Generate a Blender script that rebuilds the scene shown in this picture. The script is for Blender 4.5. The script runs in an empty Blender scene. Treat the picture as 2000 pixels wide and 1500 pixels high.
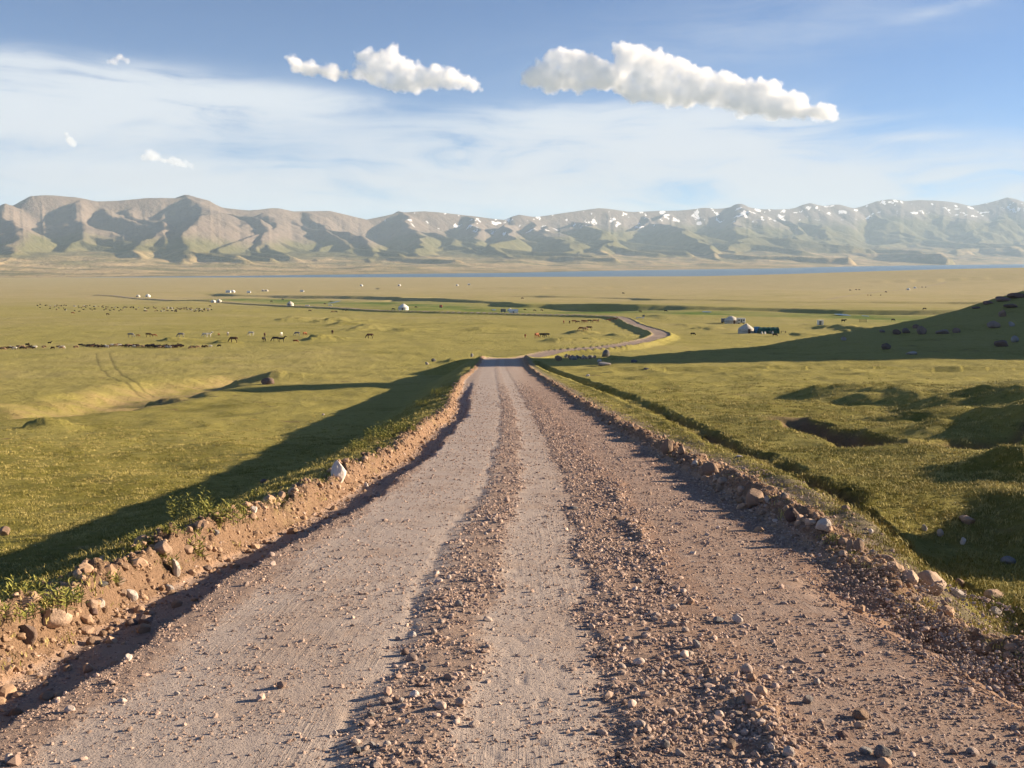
import bpy, bmesh, math, random
import numpy as np
from mathutils import Vector, Matrix, noise as mnoise

random.seed(7)
rng = np.random.default_rng(7)
sc = bpy.context.scene
COL = sc.collection

# ------------------------------------------------------------------ camera
FPX = 1944.0                      # focal length in pixels of the 2000 px wide photograph
PITCH = math.atan((750 - 505) / FPX)
EYE = 1.65
cam_data = bpy.data.cameras.new('camera')
cam_data.sensor_width = 36.0
cam_data.lens = 36.0 * FPX / 2000.0
cam_data.clip_start = 0.1
cam_data.clip_end = 90000
cam = bpy.data.objects.new('camera', cam_data)
COL.objects.link(cam)
cam.location = (0, 0, EYE)
cam.rotation_euler = (math.pi / 2 - PITCH, 0, 0)
sc.camera = cam

# ------------------------------------------------------------------ light
SUN_EL = 14.0
SUN_AZ = 73.0                     # degrees to the right of the view direction (+Y)
sun_dir = Vector((math.cos(math.radians(SUN_EL)) * math.sin(math.radians(SUN_AZ)),
                  math.cos(math.radians(SUN_EL)) * math.cos(math.radians(SUN_AZ)),
                  math.sin(math.radians(SUN_EL))))
sl = bpy.data.lights.new('sun', 'SUN')
sl.energy = 5.0
sl.angle = math.radians(0.5)
sl.color = (1.0, 0.80, 0.56)
so = bpy.data.objects.new('sun', sl)
COL.objects.link(so)
so.rotation_euler = (-sun_dir).to_track_quat('-Z', 'Y').to_euler()

sc.view_settings.view_transform = 'Standard'
sc.view_settings.look = 'None'
sc.view_settings.exposure = 1.68
sc.view_settings.gamma = 1.0
sc.view_settings.use_curve_mapping = False
sc.render.engine = 'CYCLES'
sc.cycles.use_denoising = True
try:
    sc.cycles.denoiser = 'OPENIMAGEDENOISE'
    sc.cycles.denoising_prefilter = 'ACCURATE'
except Exception:
    pass
sc.cycles.max_bounces = 32
sc.cycles.diffuse_bounces = 2
sc.cycles.glossy_bounces = 2
sc.cycles.transmission_bounces = 2
sc.cycles.transparent_max_bounces = 8
sc.cycles.volume_bounces = 32
sc.cycles.volume_step_rate = 1.0
sc.cycles.volume_max_steps = 512

# node helpers -------------------------------------------------------
class NT:
    def __init__(self, tree):
        self.t = tree
        self.n = tree.nodes
        self.l = tree.links
    def node(self, kind, **kw):
        nd = self.n.new(kind)
        for k, v in kw.items():
            setattr(nd, k, v)
        return nd
    def put(self, sock, v):
        if v is None:
            return
        if isinstance(v, bpy.types.NodeSocket):
            self.l.new(v, sock)
        else:
            if hasattr(sock.default_value, '__len__') and not hasattr(v, '__len__'):
                v = (v, v, v, 1.0)[:len(sock.default_value)]
            elif hasattr(sock.default_value, '__len__') and len(v) == 3 and len(sock.default_value) == 4:
                v = (v[0], v[1], v[2], 1.0)
            sock.default_value = v
    def math(self, op, a, b=None, c=None, clamp=False):
        nd = self.node('ShaderNodeMath', operation=op, use_clamp=clamp)
        self.put(nd.inputs[0], a); self.put(nd.inputs[1], b)
        if c is not None:
            self.put(nd.inputs[2], c)
        return nd.outputs[0]
    def vmath(self, op, a, b=None):
        nd = self.node('ShaderNodeVectorMath', operation=op)
        self.put(nd.inputs[0], a)
        if b is not None:
            self.put(nd.inputs[1], b)
        return nd.outputs[0] if op not in ('DOT_PRODUCT', 'LENGTH', 'DISTANCE') else nd.outputs['Value']
    def rng(self, v, a, b, c=0.0, d=1.0, smooth=True):
        nd = self.node('ShaderNodeMapRange')
        nd.interpolation_type = 'SMOOTHSTEP' if smooth else 'LINEAR'
        self.put(nd.inputs['Value'], v)
        self.put(nd.inputs['From Min'], a); self.put(nd.inputs['From Max'], b)
        self.put(nd.inputs['To Min'], c); self.put(nd.inputs['To Max'], d)
        return nd.outputs['Result']
    def mix(self, f, a, b, blend='MIX'):
        nd = self.node('ShaderNodeMix', data_type='RGBA', blend_type=blend)
        self.put(nd.inputs[0], f); self.put(nd.inputs[6], a); self.put(nd.inputs[7], b)
        return nd.outputs[2]
    def noise(self, vec, scale, detail=4.0, rough=0.5, dist=0.0, out='Fac'):
        nd = self.node('ShaderNodeTexNoise')
        if vec is not None:
            self.put(nd.inputs['Vector'], vec)
        nd.inputs['Scale'].default_value = scale
        nd.inputs['Detail'].default_value = detail
        nd.inputs['Roughness'].default_value = rough
        nd.inputs['Distortion'].default_value = dist
        return nd.outputs[out]
    def vor(self, vec, scale, feature='F1', out='Distance'):
        nd = self.node('ShaderNodeTexVoronoi', feature=feature)
        self.put(nd.inputs['Vector'], vec)
        nd.inputs['Scale'].default_value = scale
        return nd.outputs[out]
    def xyz(self, v):
        nd = self.node('ShaderNodeSeparateXYZ'); self.put(nd.inputs[0], v)
        return nd.outputs
    def comb(self, x, y, z):
        nd = self.node('ShaderNodeCombineXYZ')
        self.put(nd.inputs[0], x); self.put(nd.inputs[1], y); self.put(nd.inputs[2], z)
        return nd.outputs[0]
    def attr(self, name, out='Fac'):
        nd = self.node('ShaderNodeAttribute', attribute_name=name)
        return nd.outputs[out]
    def bump(self, h, strength, dist, normal=None):
        nd = self.node('ShaderNodeBump')
        nd.inputs['Strength'].default_value = strength
        nd.inputs['Distance'].default_value = dist
        self.put(nd.inputs['Height'], h)
        if normal is not None:
            self.put(nd.inputs['Normal'], normal)
        return nd.outputs[0]

# ------------------------------------------------------------------ world: clear evening sky with thin cirrus
world = bpy.data.worlds.new('World')
sc.world = world
world.use_nodes = True
w = NT(world.node_tree)
w.n.clear()
sky = w.node('ShaderNodeTexSky', sky_type='NISHITA')
sky.sun_disc = False
sky.sun_elevation = math.radians(SUN_EL)
sky.sun_rotation = math.radians(SUN_AZ)
sky.altitude = 3000
sky.air_density = 1.0
sky.dust_density = 0.15
sky.ozone_density = 3.0
SKY = 0.050
co = w.node('ShaderNodeTexCoord').outputs['Generated']
dx, dy, dz = w.xyz(co)
az = w.math('ARCTAN2', dx, dy)                # radians, right positive
el = w.math('ARCSINE', dz)
cvec = w.comb(az, w.math('MULTIPLY', el, 3.2), 0.0)
warp = w.noise(cvec, 3.0, 3, 0.55, out='Color')
cv2 = w.vmath('ADD', cvec, w.vmath('MULTIPLY', w.vmath('SUBTRACT', warp, (0.5, 0.5, 0.5)), (0.22, 0.30, 0)))
wisp = w.noise(cv2, 7.0, 8, 0.62)
streak = w.noise(w.vmath('MULTIPLY', cv2, (1.0, 3.4, 1.0)), 5.0, 7, 0.60)
def patch(a0, e0, sa, se, tilt=0.0, soft=1.0):
    """soft elliptical bank of thin cloud centred on azimuth/elevation (degrees)"""
    a = w.math('SUBTRACT', az, math.radians(a0))
    e = w.math('SUBTRACT', el, math.radians(e0))
    e = w.math('SUBTRACT', e, w.math('MULTIPLY', a, tilt))
    a = w.math('DIVIDE', a, math.radians(sa)); e = w.math('DIVIDE', e, math.radians(se))
    r2 = w.math('ADD', w.math('MULTIPLY', a, a), w.math('MULTIPLY', e, e))
    return w.math('EXPONENT', w.math('MULTIPLY', r2, -soft))
def px2ang(px, py):
    u = (px - 1000) / FPX; v = (750 - py) / FPX
    d = (u, math.cos(PITCH) + v * math.sin(PITCH), -math.sin(PITCH) + v * math.cos(PITCH))
    return math.degrees(math.atan2(d[0], d[1])), math.degrees(math.atan2(d[2], math.hypot(d[0], d[1])))
banks = [  # px, py, half width px, half height px, tilt, strength, streakiness
    (60, 210, 330, 48, 0.00, 3.6), (330, 182, 240, 28, -0.09, 2.8), (560, 190, 160, 15, -0.03, 1.3),
    (200, 345, 330, 26, -0.05, 1.3), (20, 120, 60, 18, 0.0, 0.5), (120, 270, 220, 40, 0.0, 0.45),
    (1230, 235, 250, 24, -0.02, 1.9), (1010, 285, 230, 38, 0.0, 1.7), (1330, 300, 240, 60, 0.05, 1.9),
    (1440, 330, 110, 50, 0.5, 0.7), (900, 350, 500, 40, 0.0, 1.5), (1750, 345, 320, 40, 0.04, 1.3), (1500, 260, 300, 18, -0.05, 0.35),
    (1790, 268, 60, 6, 0.0, 0.7), (1100, 390, 1500, 50, 0.0, 1.2), (1850, 15, 70, 10, 0.15, 0.35), (1500, 60, 400, 60, 0.1, 0.18),
    (345, 322, 60, 8, -0.2, 0.6), (480, 318, 80, 10, 0.0, 0.4), (680, 275, 120, 16, 0.0, 0.35)]
acc = None
for (px, py, hw, hh, tilt, s) in banks:
    a0, e0 = px2ang(px, py)
    k = 180 / math.pi / FPX
    m = w.math('MULTIPLY', patch(a0, e0, hw * k, hh * k, tilt), s)
    acc = m if acc is None else w.math('ADD', acc, m)
# elsewhere the same kind of thin cloud goes on at random
band = w.rng(w.noise(w.vmath('MULTIPLY', co, (1, 1, 3.0)), 2.0, 3, 0.5), 0.55, 0.8, 0.0, 0.3)
outside = w.rng(w.math('ABSOLUTE', az), 0.55, 0.9)
acc = w.math('ADD', acc, w.math('MULTIPLY', w.math('MULTIPLY', band, outside), w.rng(dz, 0.02, 0.1)))
texn = w.math('ADD', w.math('MULTIPLY', wisp, 0.55), w.math('MULTIPLY', streak, 0.45))
dens = w.math('MULTIPLY', acc, w.rng(texn, 0.34, 0.63))
dens = w.math('SUBTRACT', 1.0, w.math('EXPONENT', w.math('MULTIPLY', dens, -2.1)))
dens = w.math('MULTIPLY', dens, 0.92)
cirrus_col = w.mix(w.rng(el, 0.03, 0.16), (4.7, 4.5, 4.45), (4.9, 5.1, 5.4))
skyc = w.mix(dens, w.mix(1.0, sky.outputs[0], (0.50, 0.65, 0.82), 'MULTIPLY'), cirrus_col)
bg = w.node('ShaderNodeBackground')
w.put(bg.inputs['Color'], skyc)
bg.inputs['Strength'].default_value = SKY
wo = w.node('ShaderNodeOutputWorld')
w.l.new(bg.outputs[0], wo.inputs['Surface'])

# ------------------------------------------------------------------ numpy helpers
def _hash(ix, iy, seed):
    h = (ix.astype(np.int64) * 374761393 + iy.astype(np.int64) * 668265263 + seed * 1442695041) & 0xffffffff
    h = ((h ^ (h >> 13)) * 1274126177) & 0xffffffff
    return (h ^ (h >> 16)) & 0xffffffff
_ANG = np.linspace(0, 2 * np.pi, 256, endpoint=False)
_GX, _GY = np.cos(_ANG), np.sin(_ANG)
def perlin(x, y, seed=0):
    x0 = np.floor(x); y0 = np.floor(y)
    fx = x - x0; fy = y - y0
    ix = x0.astype(np.int64); iy = y0.astype(np.int64)
    u = fx * fx * fx * (fx * (fx * 6 - 15) + 10); v = fy * fy * fy * (fy * (fy * 6 - 15) + 10)
    def g(a, b):
        k = _hash(ix + a, iy + b, seed) & 255
        return _GX[k] * (fx - a) + _GY[k] * (fy - b)
    n00, n10, n01, n11 = g(0, 0), g(1, 0), g(0, 1), g(1, 1)
    return ((n00 * (1 - u) + n10 * u) * (1 - v) + (n01 * (1 - u) + n11 * u) * v) * 1.5
def fbm(x, y, octv=4, seed=0, gain=0.5, lac=2.03):
    s = 0; a = 1.0; n = 0
    for i in range(octv):
        s = s + a * perlin(x, y, seed + i * 17); n += a
        x = x * lac + 13.7; y = y * lac - 7.1; a *= gain
    return s / n
def ridged(x, y, octv=4, seed=0, gain=0.5, lac=2.1):
    s = 0; a = 1.0; n = 0; wgt = 1.0
    for i in range(octv):
        r = 1 - np.abs(perlin(x, y, seed + i * 31)); r = r * r * wgt
        s = s + a * r; n += a
        wgt = np.clip(r * 1.6, 0, 1)
        x = x * lac + 5.3; y = y * lac + 9.9; a *= gain
    return s / n
def sst(a, b, v):
    t = np.clip((v - a) / (b - a), 0, 1)
    return t * t * (3 - 2 * t)
def gauss(x, y, cx, cy, sx, sy, rot=0.0):
    c, s = math.cos(rot), math.sin(rot)
    u = (x - cx) * c + (y - cy) * s; v = -(x - cx) * s + (y - cy) * c
    return np.exp(-0.5 * ((u / sx) ** 2 + (v / sy) ** 2))
def spline(pts, step=None, n=12):
    P = np.array(pts, float); out = []
    Q = np.vstack([2 * P[0] - P[1], P, 2 * P[-1] - P[-2]])
    for i in range(1, len(Q) - 2):
        for k in range(n):
            t = k / n
            out.append(0.5 * ((2 * Q[i]) + (-Q[i - 1] + Q[i + 1]) * t + (2 * Q[i - 1] - 5 * Q[i] + 4 * Q[i + 1] - Q[i + 2]) * t * t
                              + (-Q[i - 1] + 3 * Q[i] - 3 * Q[i + 1] + Q[i + 2]) * t ** 3))
    out.append(P[-1])
    return np.array(out)
def pl_dist(x, y, P, reach):
    """signed distance to polyline P (positive to the right of its direction); far points get reach"""
    shp = x.shape
    x = x.ravel(); y = y.ravel()
    best = np.full(x.shape, float(reach)); sgn = np.ones(x.shape); par = np.zeros(x.shape)
    m = (x > P[:, 0].min() - reach) & (x < P[:, 0].max() + reach) & (y > P[:, 1].min() - reach) & (y < P[:, 1].max() + reach)
    idx = np.nonzero(m)[0]
    xs = x[idx]; ys = y[idx]
    b = best[idx]; s = sgn[idx]; pr = par[idx]; L = 0.0
    for i in range(len(P) - 1):
        ax, ay = P[i]; bx, by = P[i + 1]
        ex, ey = bx - ax, by - ay
        l2 = ex * ex + ey * ey + 1e-12
        t = np.clip(((xs - ax) * ex + (ys - ay) * ey) / l2, 0, 1)
        qx = xs - ax - t * ex; qy = ys - ay - t * ey
        d = np.hypot(qx, qy)
        c = d < b
        b = np.where(c, d, b)
        s = np.where(c, np.sign(ex * -qy + ey * qx + 1e-15), s)
        pr = np.where(c, L + t * math.sqrt(l2), pr)
        L += math.sqrt(l2)
    best[idx] = b; sgn[idx] = s; par[idx] = pr
    return best.reshape(shp), sgn.reshape(shp), (par / max(L, 1e-9)).reshape(shp)

# ------------------------------------------------------------------ the lie of the land (heights relative to the eye)
RY = np.array([-400, -60, 0, 4, 20, 43, 75, 109, 122, 135, 150, 180, 230, 260, 300, 400, 600, 900, 1300, 2000, 3000, 3500, 3900, 5000, 30000])
RZ = np.array([18, 4, -1.65, -2.1, -4.06, -6.5, -9.1, -11.9, -12.7, -13.35, -14.9, -18.4, -21.9, -23.3, -24.6, -28, -33, -40.5, -49, -58.5, -61.9, -64.1, -67, -74, -74])
LY = np.array([-400, -60, 0, 5, 20, 43, 60, 80, 109, 150, 200, 250, 300])
LZ = np.array([16, 1.5, -3.6, -4.35, -6.2, -8.9, -10.5, -12.1, -14.2, -17.5, -20.8, -23.0, -24.6])
CY = np.array([-60, 0, 20, 43, 75, 109, 130, 150, 175, 205, 230, 245])
CX = np.array([0.0, 0.05, 0.55, 0.45, -0.35, -1.1, -1.3, -0.8, 1.2, 5.5, 9.5, 15.0])
def xc(y):
    return np.interp(y, CY, CX) + 0.0
_yy = np.concatenate([-np.geomspace(400, 1, 60), np.linspace(-0.9, 300, 600), np.geomspace(301, 30000, 500)])
def _smooth_tab(Y, Z, tail=None):
    z = np.interp(_yy, Y, Z)
    # smoothing radius grows with distance
    out = z.copy()
    for k in range(3):
        zz = out.copy()
        r = np.maximum(3.0, np.abs(_yy) * 0.06)
        lo = np.interp(_yy - r, _yy, zz); hi = np.interp(_yy + r, _yy, zz)
        out = 0.5 * zz + 0.25 * (lo + hi)
    return out
_RT = _smooth_tab(RY, RZ)
_LT = _smooth_tab(np.concatenate([LY, RY[RY > 300]]), np.concatenate([LZ, RZ[RY > 300]]))
def prof_r(y): return np.interp(y, _yy, _RT)
def prof_l(y): return np.interp(y, _yy, _LT)
def smax(a, b, k):
    h = np.clip(0.5 + 0.5 * (a - b) / k, 0, 1)
    return b * (1 - h) + a * h + k * h * (1 - h)

def base(x, y):
    r = prof_r(y); l = prof_l(y)
    t = x - xc(np.minimum(y, 245))
    wl = sst(3.45, 9.3, -t)
    wl2 = np.where(y > 150, sst(5, 16 + 0 * y, -t), wl)
    z = r * (1 - wl2) + l * wl2
    # land leans down a little to the far left, stays level to the right
    z = z - 0.012 * np.clip(-t - 9, 0, 90) * sst(300, 100, y) + 0.010 * np.clip(t - 4, 0, 30) * sst(110, 40, y)
    # saddle that runs off to the right behind the crest
    yr = 138 + (x - 21) * 0.76
    zr = np.interp(x, [-10, 8, 21, 38, 74, 103, 140, 200, 300, 500], [-16, -13.5, -13.2, -13.1, -10.7, -6.3, 0.5, 8, 10, 0])
    t1 = np.clip((y - 98) / np.maximum(yr - 98, 5), 0, 1)
    near = prof_r(np.minimum(y, 104)) * 1.0
    za = near * (1 - sst(0, 1, t1)) + zr * sst(0, 1, t1)
    zb = zr - 0.21 * (y - yr)
    saddle = np.where(y < yr, za, zb)
    wx = sst(4, 16, x)
    z2 = smax(saddle, z, 1.2)
    z = np.where(y > 98, z * (1 - wx) + z2 * wx, z)
    # the high hill beyond the right edge that throws the long shadow
    hx, hy = 262.0, 200.0
    cu, cv = 0.956, 0.292
    uu = (x - hx) * cu + (y - hy) * cv
    vv = -(x - hx) * cv + (y - hy) * cu
    rr = np.hypot(np.where(uu < 0, uu, uu * 0.3), np.where(vv < 0, vv * 1.9, vv * 1.5))
    hill = 66 - 0.55 * rr + 2.5 * perlin(x / 37, y / 37, 5)
    z = smax(hill, z, 3.0)
    # low swells on the right, 1 to 3 km off
    z = z + 38 * gauss(x, y, 1650, 2750, 700, 420)
    h2 = -15 - 0.30 * np.hypot(x - 800, (y - 1330) / 1.2)
    z = smax(h2, z, 4)
    h3 = -25 - 0.30 * np.hypot((x - 420) , (y - 690) / 0.8)
    z = smax(h3, z, 3)
    z = z + 0.9 * perlin(x / 160, y / 160, 3) * sst(150, 420, y) * sst(3000, 1500, y)
    z = z + 2.5 * perlin(x / 700, y / 500, 4) * sst(700, 1600, y) * sst(3300, 2200, y)
    return z

def unproject(pts, fn):
    """world points of the ground under photograph pixels"""
    out = []
    ts = 1.5 * np.power(1.0022, np.arange(3700))
    for (px, py) in pts:
        u = (px - 1000) / FPX; v = (750 - py) / FPX
        dx_, dy_, dz_ = u, math.cos(PITCH) + v * math.sin(PITCH), -math.sin(PITCH) + v * math.cos(PITCH)
        X = dx_ * ts; Y = dy_ * ts; Z = dz_ * ts
        g = fn(X, Y)
        k = np.nonzero(Z < g)[0]
        i = k[0] if len(k) else len(ts) - 1
        if i > 0:
            a = Z[i - 1] - g[i - 1]; b = Z[i] - g[i]
            f = a / (a - b) if a != b else 0.5
            f = min(max(f, 0), 1)
        else:
            f = 0
        i0 = max(i - 1, 0)
        out.append((X[i0] + (X[i] - X[i0]) * f, Y[i0] + (Y[i] - Y[i0]) * f))
    return np.array(out)

# features traced on the ground ---------------------------------------
ub = lambda pts: unproject(pts, base)
up0 = lambda pts: unproject(pts, lambda X, Y: prof_r(Y))
ROAD2 = spline(np.vstack([[xc(128.), 128], [xc(150.), 150], [xc(175.), 175], [5.0, 203], [11, 227],
                          up0([(1200, 684), (1252, 675), (1291, 660), (1272, 646), (1240, 634), (1212, 622), (1165, 618.5), (1060, 615), (960, 612), (860, 609.5),
                              (760, 606), (660, 601), (560, 596.5), (470, 592), (400, 589), (330, 585), (260, 580), (190, 577)])]), n=8)
SCARP = spline(up0([(395, 575), (530, 578), (700, 580), (800, 584), (860, 587), (960, 591), (1010, 597), (1080, 598), (1180, 601), (1350, 603), (1500, 605), (1600, 607), (1760, 609), (1920, 610), (2200, 612)]), n=5)
SCARP_B = spline(up0([(700, 585), (850, 581), (1000, 579), (1200, 582), (1270, 586), (1420, 588), (1560, 592), (1700, 593), (1980, 595), (2200, 596)]), n=4)
SCARP_C = spline(up0([(750, 564), (900, 563.5), (1180, 562.5), (1320, 561.5), (1700, 558), (1960, 556)]), n=4)
RIVER = spline(up0([(380, 582), (480, 583), (640, 589), (720, 590), (860, 598), (980, 604), (1130, 606), (1330, 609), (1500, 612), (1700, 617), (1860, 619)]), n=5)
DITCH = spline(ub([(1048, 706), (1085, 726), (1150, 748), (1230, 778), (1300, 808), (1370, 842), (1420, 870), (1490, 896), (1560, 930), (1630, 960), (1690, 985), (1780, 1022), (1900, 1072), (2010, 1116), (2200, 1200), (2600, 1400)]), n=5)
GULLY_R = spline(ub([(1440, 812), (1530, 822), (1600, 838), (1650, 852), (1700, 868), (1790, 872), (1900, 868), (2020, 862), (2300, 850)]), n=5)
GULLY_R2 = spline(ub([(1760, 952), (1850, 972), (1930, 1000), (2010, 1045), (2150, 1130), (2400, 1280)]), n=5)
GULLY_L = spline(ub([(-300, 815), (-80, 806), (60, 800), (150, 793), (240, 775), (320, 757), (400, 744), (470, 738), (540, 728)]), n=5)
RUT_A = spline(ub([(188, 690), (194, 715), (215, 735), (255, 751), (285, 757)]), n=5)
RUT_B = spline(ub([(214, 690), (220, 708), (232, 726), (265, 746), (300, 754)]), n=5)
TRACK_C = spline(up0([(1615, 585), (1680, 575), (1775, 566), (1850, 558)]), n=4)
mounds = []   # x, y, sx, sy, rot, h
def mound(px, py, wpx, hpx, h):
    (x, y), = (up0 if py < 660 else ub)([(px, py)])
    k = y / FPX
    mounds.append((x, y, wpx * k, max(wpx * k, 1.0) * hpx, 0.2, h))
for (px, py, wpx, el_, h) in [
        (570, 622, 20, 3, 1.5), (650, 625, 22, 3, 1.7), (670, 633, 18, 3, 1.3), (720, 637, 16, 3, 1.1), (700, 643, 18, 3, 1.2), (790, 645, 26, 2, 1.0),
        (620, 663, 22, 1.4, 1.7), (335, 665, 16, 1.4, 1.2), (432, 670, 14, 1.4, 0.9), (1130, 650, 18, 1.6, 1.5), (1090, 667, 25, 1.4, 1.3), (1200, 655, 15, 2, 0.9),
        (1385, 640, 24, 2, 1.1), (1640, 641, 34, 2, 2.0), (1700, 648, 30, 2, 1.6), (1310, 618, 40, 1.5, 1.0), (500, 740, 45, 0.8, 1.5), (310, 778, 30, 0.8, 0.9),
        (75, 838, 24, 0.6, 0.7), (1650, 768, 80, 0.9, 0.50), (1775, 780, 110, 0.9, 0.66), (1905, 795, 120, 0.9, 0.74), (2045, 805, 130, 0.9, 0.80), (1810, 818, 90, 0.8, 0.42), (1955, 838, 120, 0.8, 0.60), (2095, 852, 130, 0.8, 0.75),
        (2090, 905, 100, 0.6, 1.0), (1985, 925, 70, 0.8, 0.55), (1450, 742, 50, 0.3, 0.25), (1600, 742, 40, 0.3, 0.18), (2150, 985, 70, 0.7, 0.8), (1420, 725, 50, 0.4, 0.25),
        (880, 706, 14, 2.0, 0.6), (1190, 702, 18, 1.2, 0.6), (470, 604, 60, 1.5, 1.2), (350, 590, 40, 2, 1.2), (1560, 655, 22, 1.5, 0.8), (1150, 664, 14, 2, 0.8), (940, 642, 22, 2, 0.9), (1340, 632, 15, 2, 0.7)]:
    mound(px, py, wpx, el_, h)

def features(x, y):
    """extra relief: roads, scarps, gullies, mounds. Returns dz and masks."""
    z = np.zeros_like(x)
    M = {}
    for (cx, cy, sx, sy, rot, h) in mounds:
        m = (np.abs(x - cx) < 4 * max(sx, sy)) & (np.abs(y - cy) < 4 * max(sx, sy))
        if m.any():
            xm = x[m]; ym = y[m]
            # steep on the left, gentle on the right
            q = max(sx, 0.8)
            u = xm - cx + 0.95 * sx * fbm(xm / (q * 1.1), ym / (q * 1.6), 3, 77)
            ym = ym + 0.8 * min(sy, 3 * sx) * fbm(xm / (q * 1.2) + 5, ym / (q * 1.8), 3, 78)
            sxx = np.where(u < 0, sx * 0.65, sx * 1.8)
            z[m] += h * np.exp(-0.5 * ((u / sxx) ** 2 + ((ym - cy) / sy) ** 2))
    # river terraces
    d, s, p = pl_dist(x, y, SCARP, 900)
    def side(P):      # +1 on the far side of a line that runs left to right
        q = P[np.argsort(P[:, 0])]
        return np.where(y > np.interp(x, q[:, 0], q[:, 1]), 1.0, -1.0)
    near0 = sst(260, 420, y)
    sd = d * side(SCARP)
    wob = 6 * perlin(x / 40, y / 40, 21)
    z += np.where(d < 899, (sst(-5, 5, sd + wob) - 0.5) * 4.6 * np.clip(0.8 + 0.9 * perlin(x / 130, y / 130, 34), 0.3, 1.4) * np.exp(-d / 170) * sst(0, .04, p), 0) * near0
    M['scarp'] = np.exp(-(d / 9) ** 2)
    d, s, p = pl_dist(x, y, SCARP_B, 500)
    sd = d * side(SCARP_B)
    z += np.where(d < 499, (sst(-4, 4, sd + wob) - 0.5) * 2.6 * np.exp(-d / 90) * (0.6 + 0.8 * perlin(x / 90, y / 90, 31)), 0) * near0
    d, s, p = pl_dist(x, y, SCARP_C, 600)
    z += np.where(d < 599, near0 * (sst(-7, 7, d * side(SCARP_C) + wob) - 0.5) * 4.0 * np.exp(-d / 140) * np.clip(0.5 + 1.2 * perlin(x / 260, y / 200, 33), 0, 1), 0)
    d, s, p = pl_dist(x, y, RIVER, 160)
    z -= 1.0 * np.exp(-(d / 14) ** 2)
    M['green'] = np.clip(np.exp(-(d / 70) ** 2) * (0.75 + 1.1 * fbm(x / 60, y / 45, 3, 35)), 0, 1) * sst(0, .05, p)
    M['wet'] = np.exp(-(d / 5) ** 2)
    # gullies
    d, s, p = pl_dist(x, y, GULLY_L, 40)
    g = sst(9.5 + 0 * x, 2.0, d + 1.6 * perlin(x / 5, y / 5, 41))
    z -= 1.45 * g * sst(1.0, 0.86, p)
    M['tan'] = sst(10, 2, d + 4 * fbm(x / 6, y / 6, 3, 43)) * sst(1.0, 0.9, p)
    d, s, p = pl_dist(x, y, GULLY_R, 12)
    wv = 0.5 * perlin(x / 1.7, y / 1.7, 45)
    wd = 0.20 + 0.42 * sst(0.15, 0.6, p)
    g = sst(wd + 0.55, wd * 0.45, d + wv)
    z -= 0.85 * g * sst(0, .45, p) 
    M['bare'] = np.clip(g * (1.25 - g) * 3.2, 0, 1) * sst(0, .2, p) * 0.9
    d, s, p = pl_dist(x, y, GULLY_R2, 12)
    g = sst(2.0, 0.4, d + wv)
    z -= 0.55 * g * sst(0, .25, p)
    d, s, p = pl_dist(x, y, DITCH, 8)
    wv = 0.16 * perlin(x / 0.5, y / 0.5, 47) + 0.1 * perlin(x / 0.17, y / 0.17, 48)
    gap = 0.35 + 0.65 * sst(-0.25, 0.1, perlin(x / 2.6, y / 2.6, 49) + 0.15)
    w0 = 0.19 + 0.007 * np.clip(y, 0, 60)
    g = sst(w0 + 0.10, w0 * 0.4, d + wv) * gap
    z -= (0.20 + 0.004 * y) * g
    z += 0.06 * np.exp(-((d - w0 - 0.3) / 0.22) ** 2) * gap * (s > 0)
    M['bare'] = np.maximum(M['bare'], g * sst(60, 25, y))
    # hummocky pasture on the right, gentler on the left
    t_ = x - xc(np.minimum(y, 245))
    dd_ = np.hypot(x, y)
    hm_ = sst(5.0, 9.0, t_) * sst(10, 20, dd_) * sst(140, 90, dd_)
    z += hm_ * (0.30 * (ridged(x / 9.0, y / 11.0, 3, 57, 0.5) - 0.5) + 0.14 * fbm(x / 3.2, y / 3.8, 3, 58))
    z += sst(9, 16, -t_) * sst(16, 40, dd_) * sst(400, 150, dd_) * 0.22 * fbm(x / 6.0, y / 7.5, 3, 59)
    # the road beyond the crest
    d, s, p = pl_dist(x, y, ROAD2, 60)
    on = sst(126, 136, y)
    roadm = sst(3.1, 2.5, d + 0.3 * perlin(x / 3, y / 3, 51)) * on
    emb = sst(6.5, 3.0, d) * on
    z += emb * 0.9 * sst(200, 260, y) - 0.0 * roadm
    z += 0.35 * np.exp(-((d - 3.2) / 0.5) ** 2) * on
    M['road2'] = roadm
    d1, _, _ = pl_dist(x, y, RUT_A, 6); d2, _, _ = pl_dist(x, y, RUT_B, 6)
    M['rut'] = np.maximum(0.8 * np.exp(-(d1 / 0.24) ** 2), 0.8 * np.exp(-(d2 / 0.24) ** 2))
    z -= 0.03 * M['rut']
    d3, _, _ = pl_dist(x, y, TRACK_C, 20)
    M['road2'] = np.maximum(M['road2'], 0.5 * np.exp(-(d3 / 3) ** 2))
    return z, M

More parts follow.
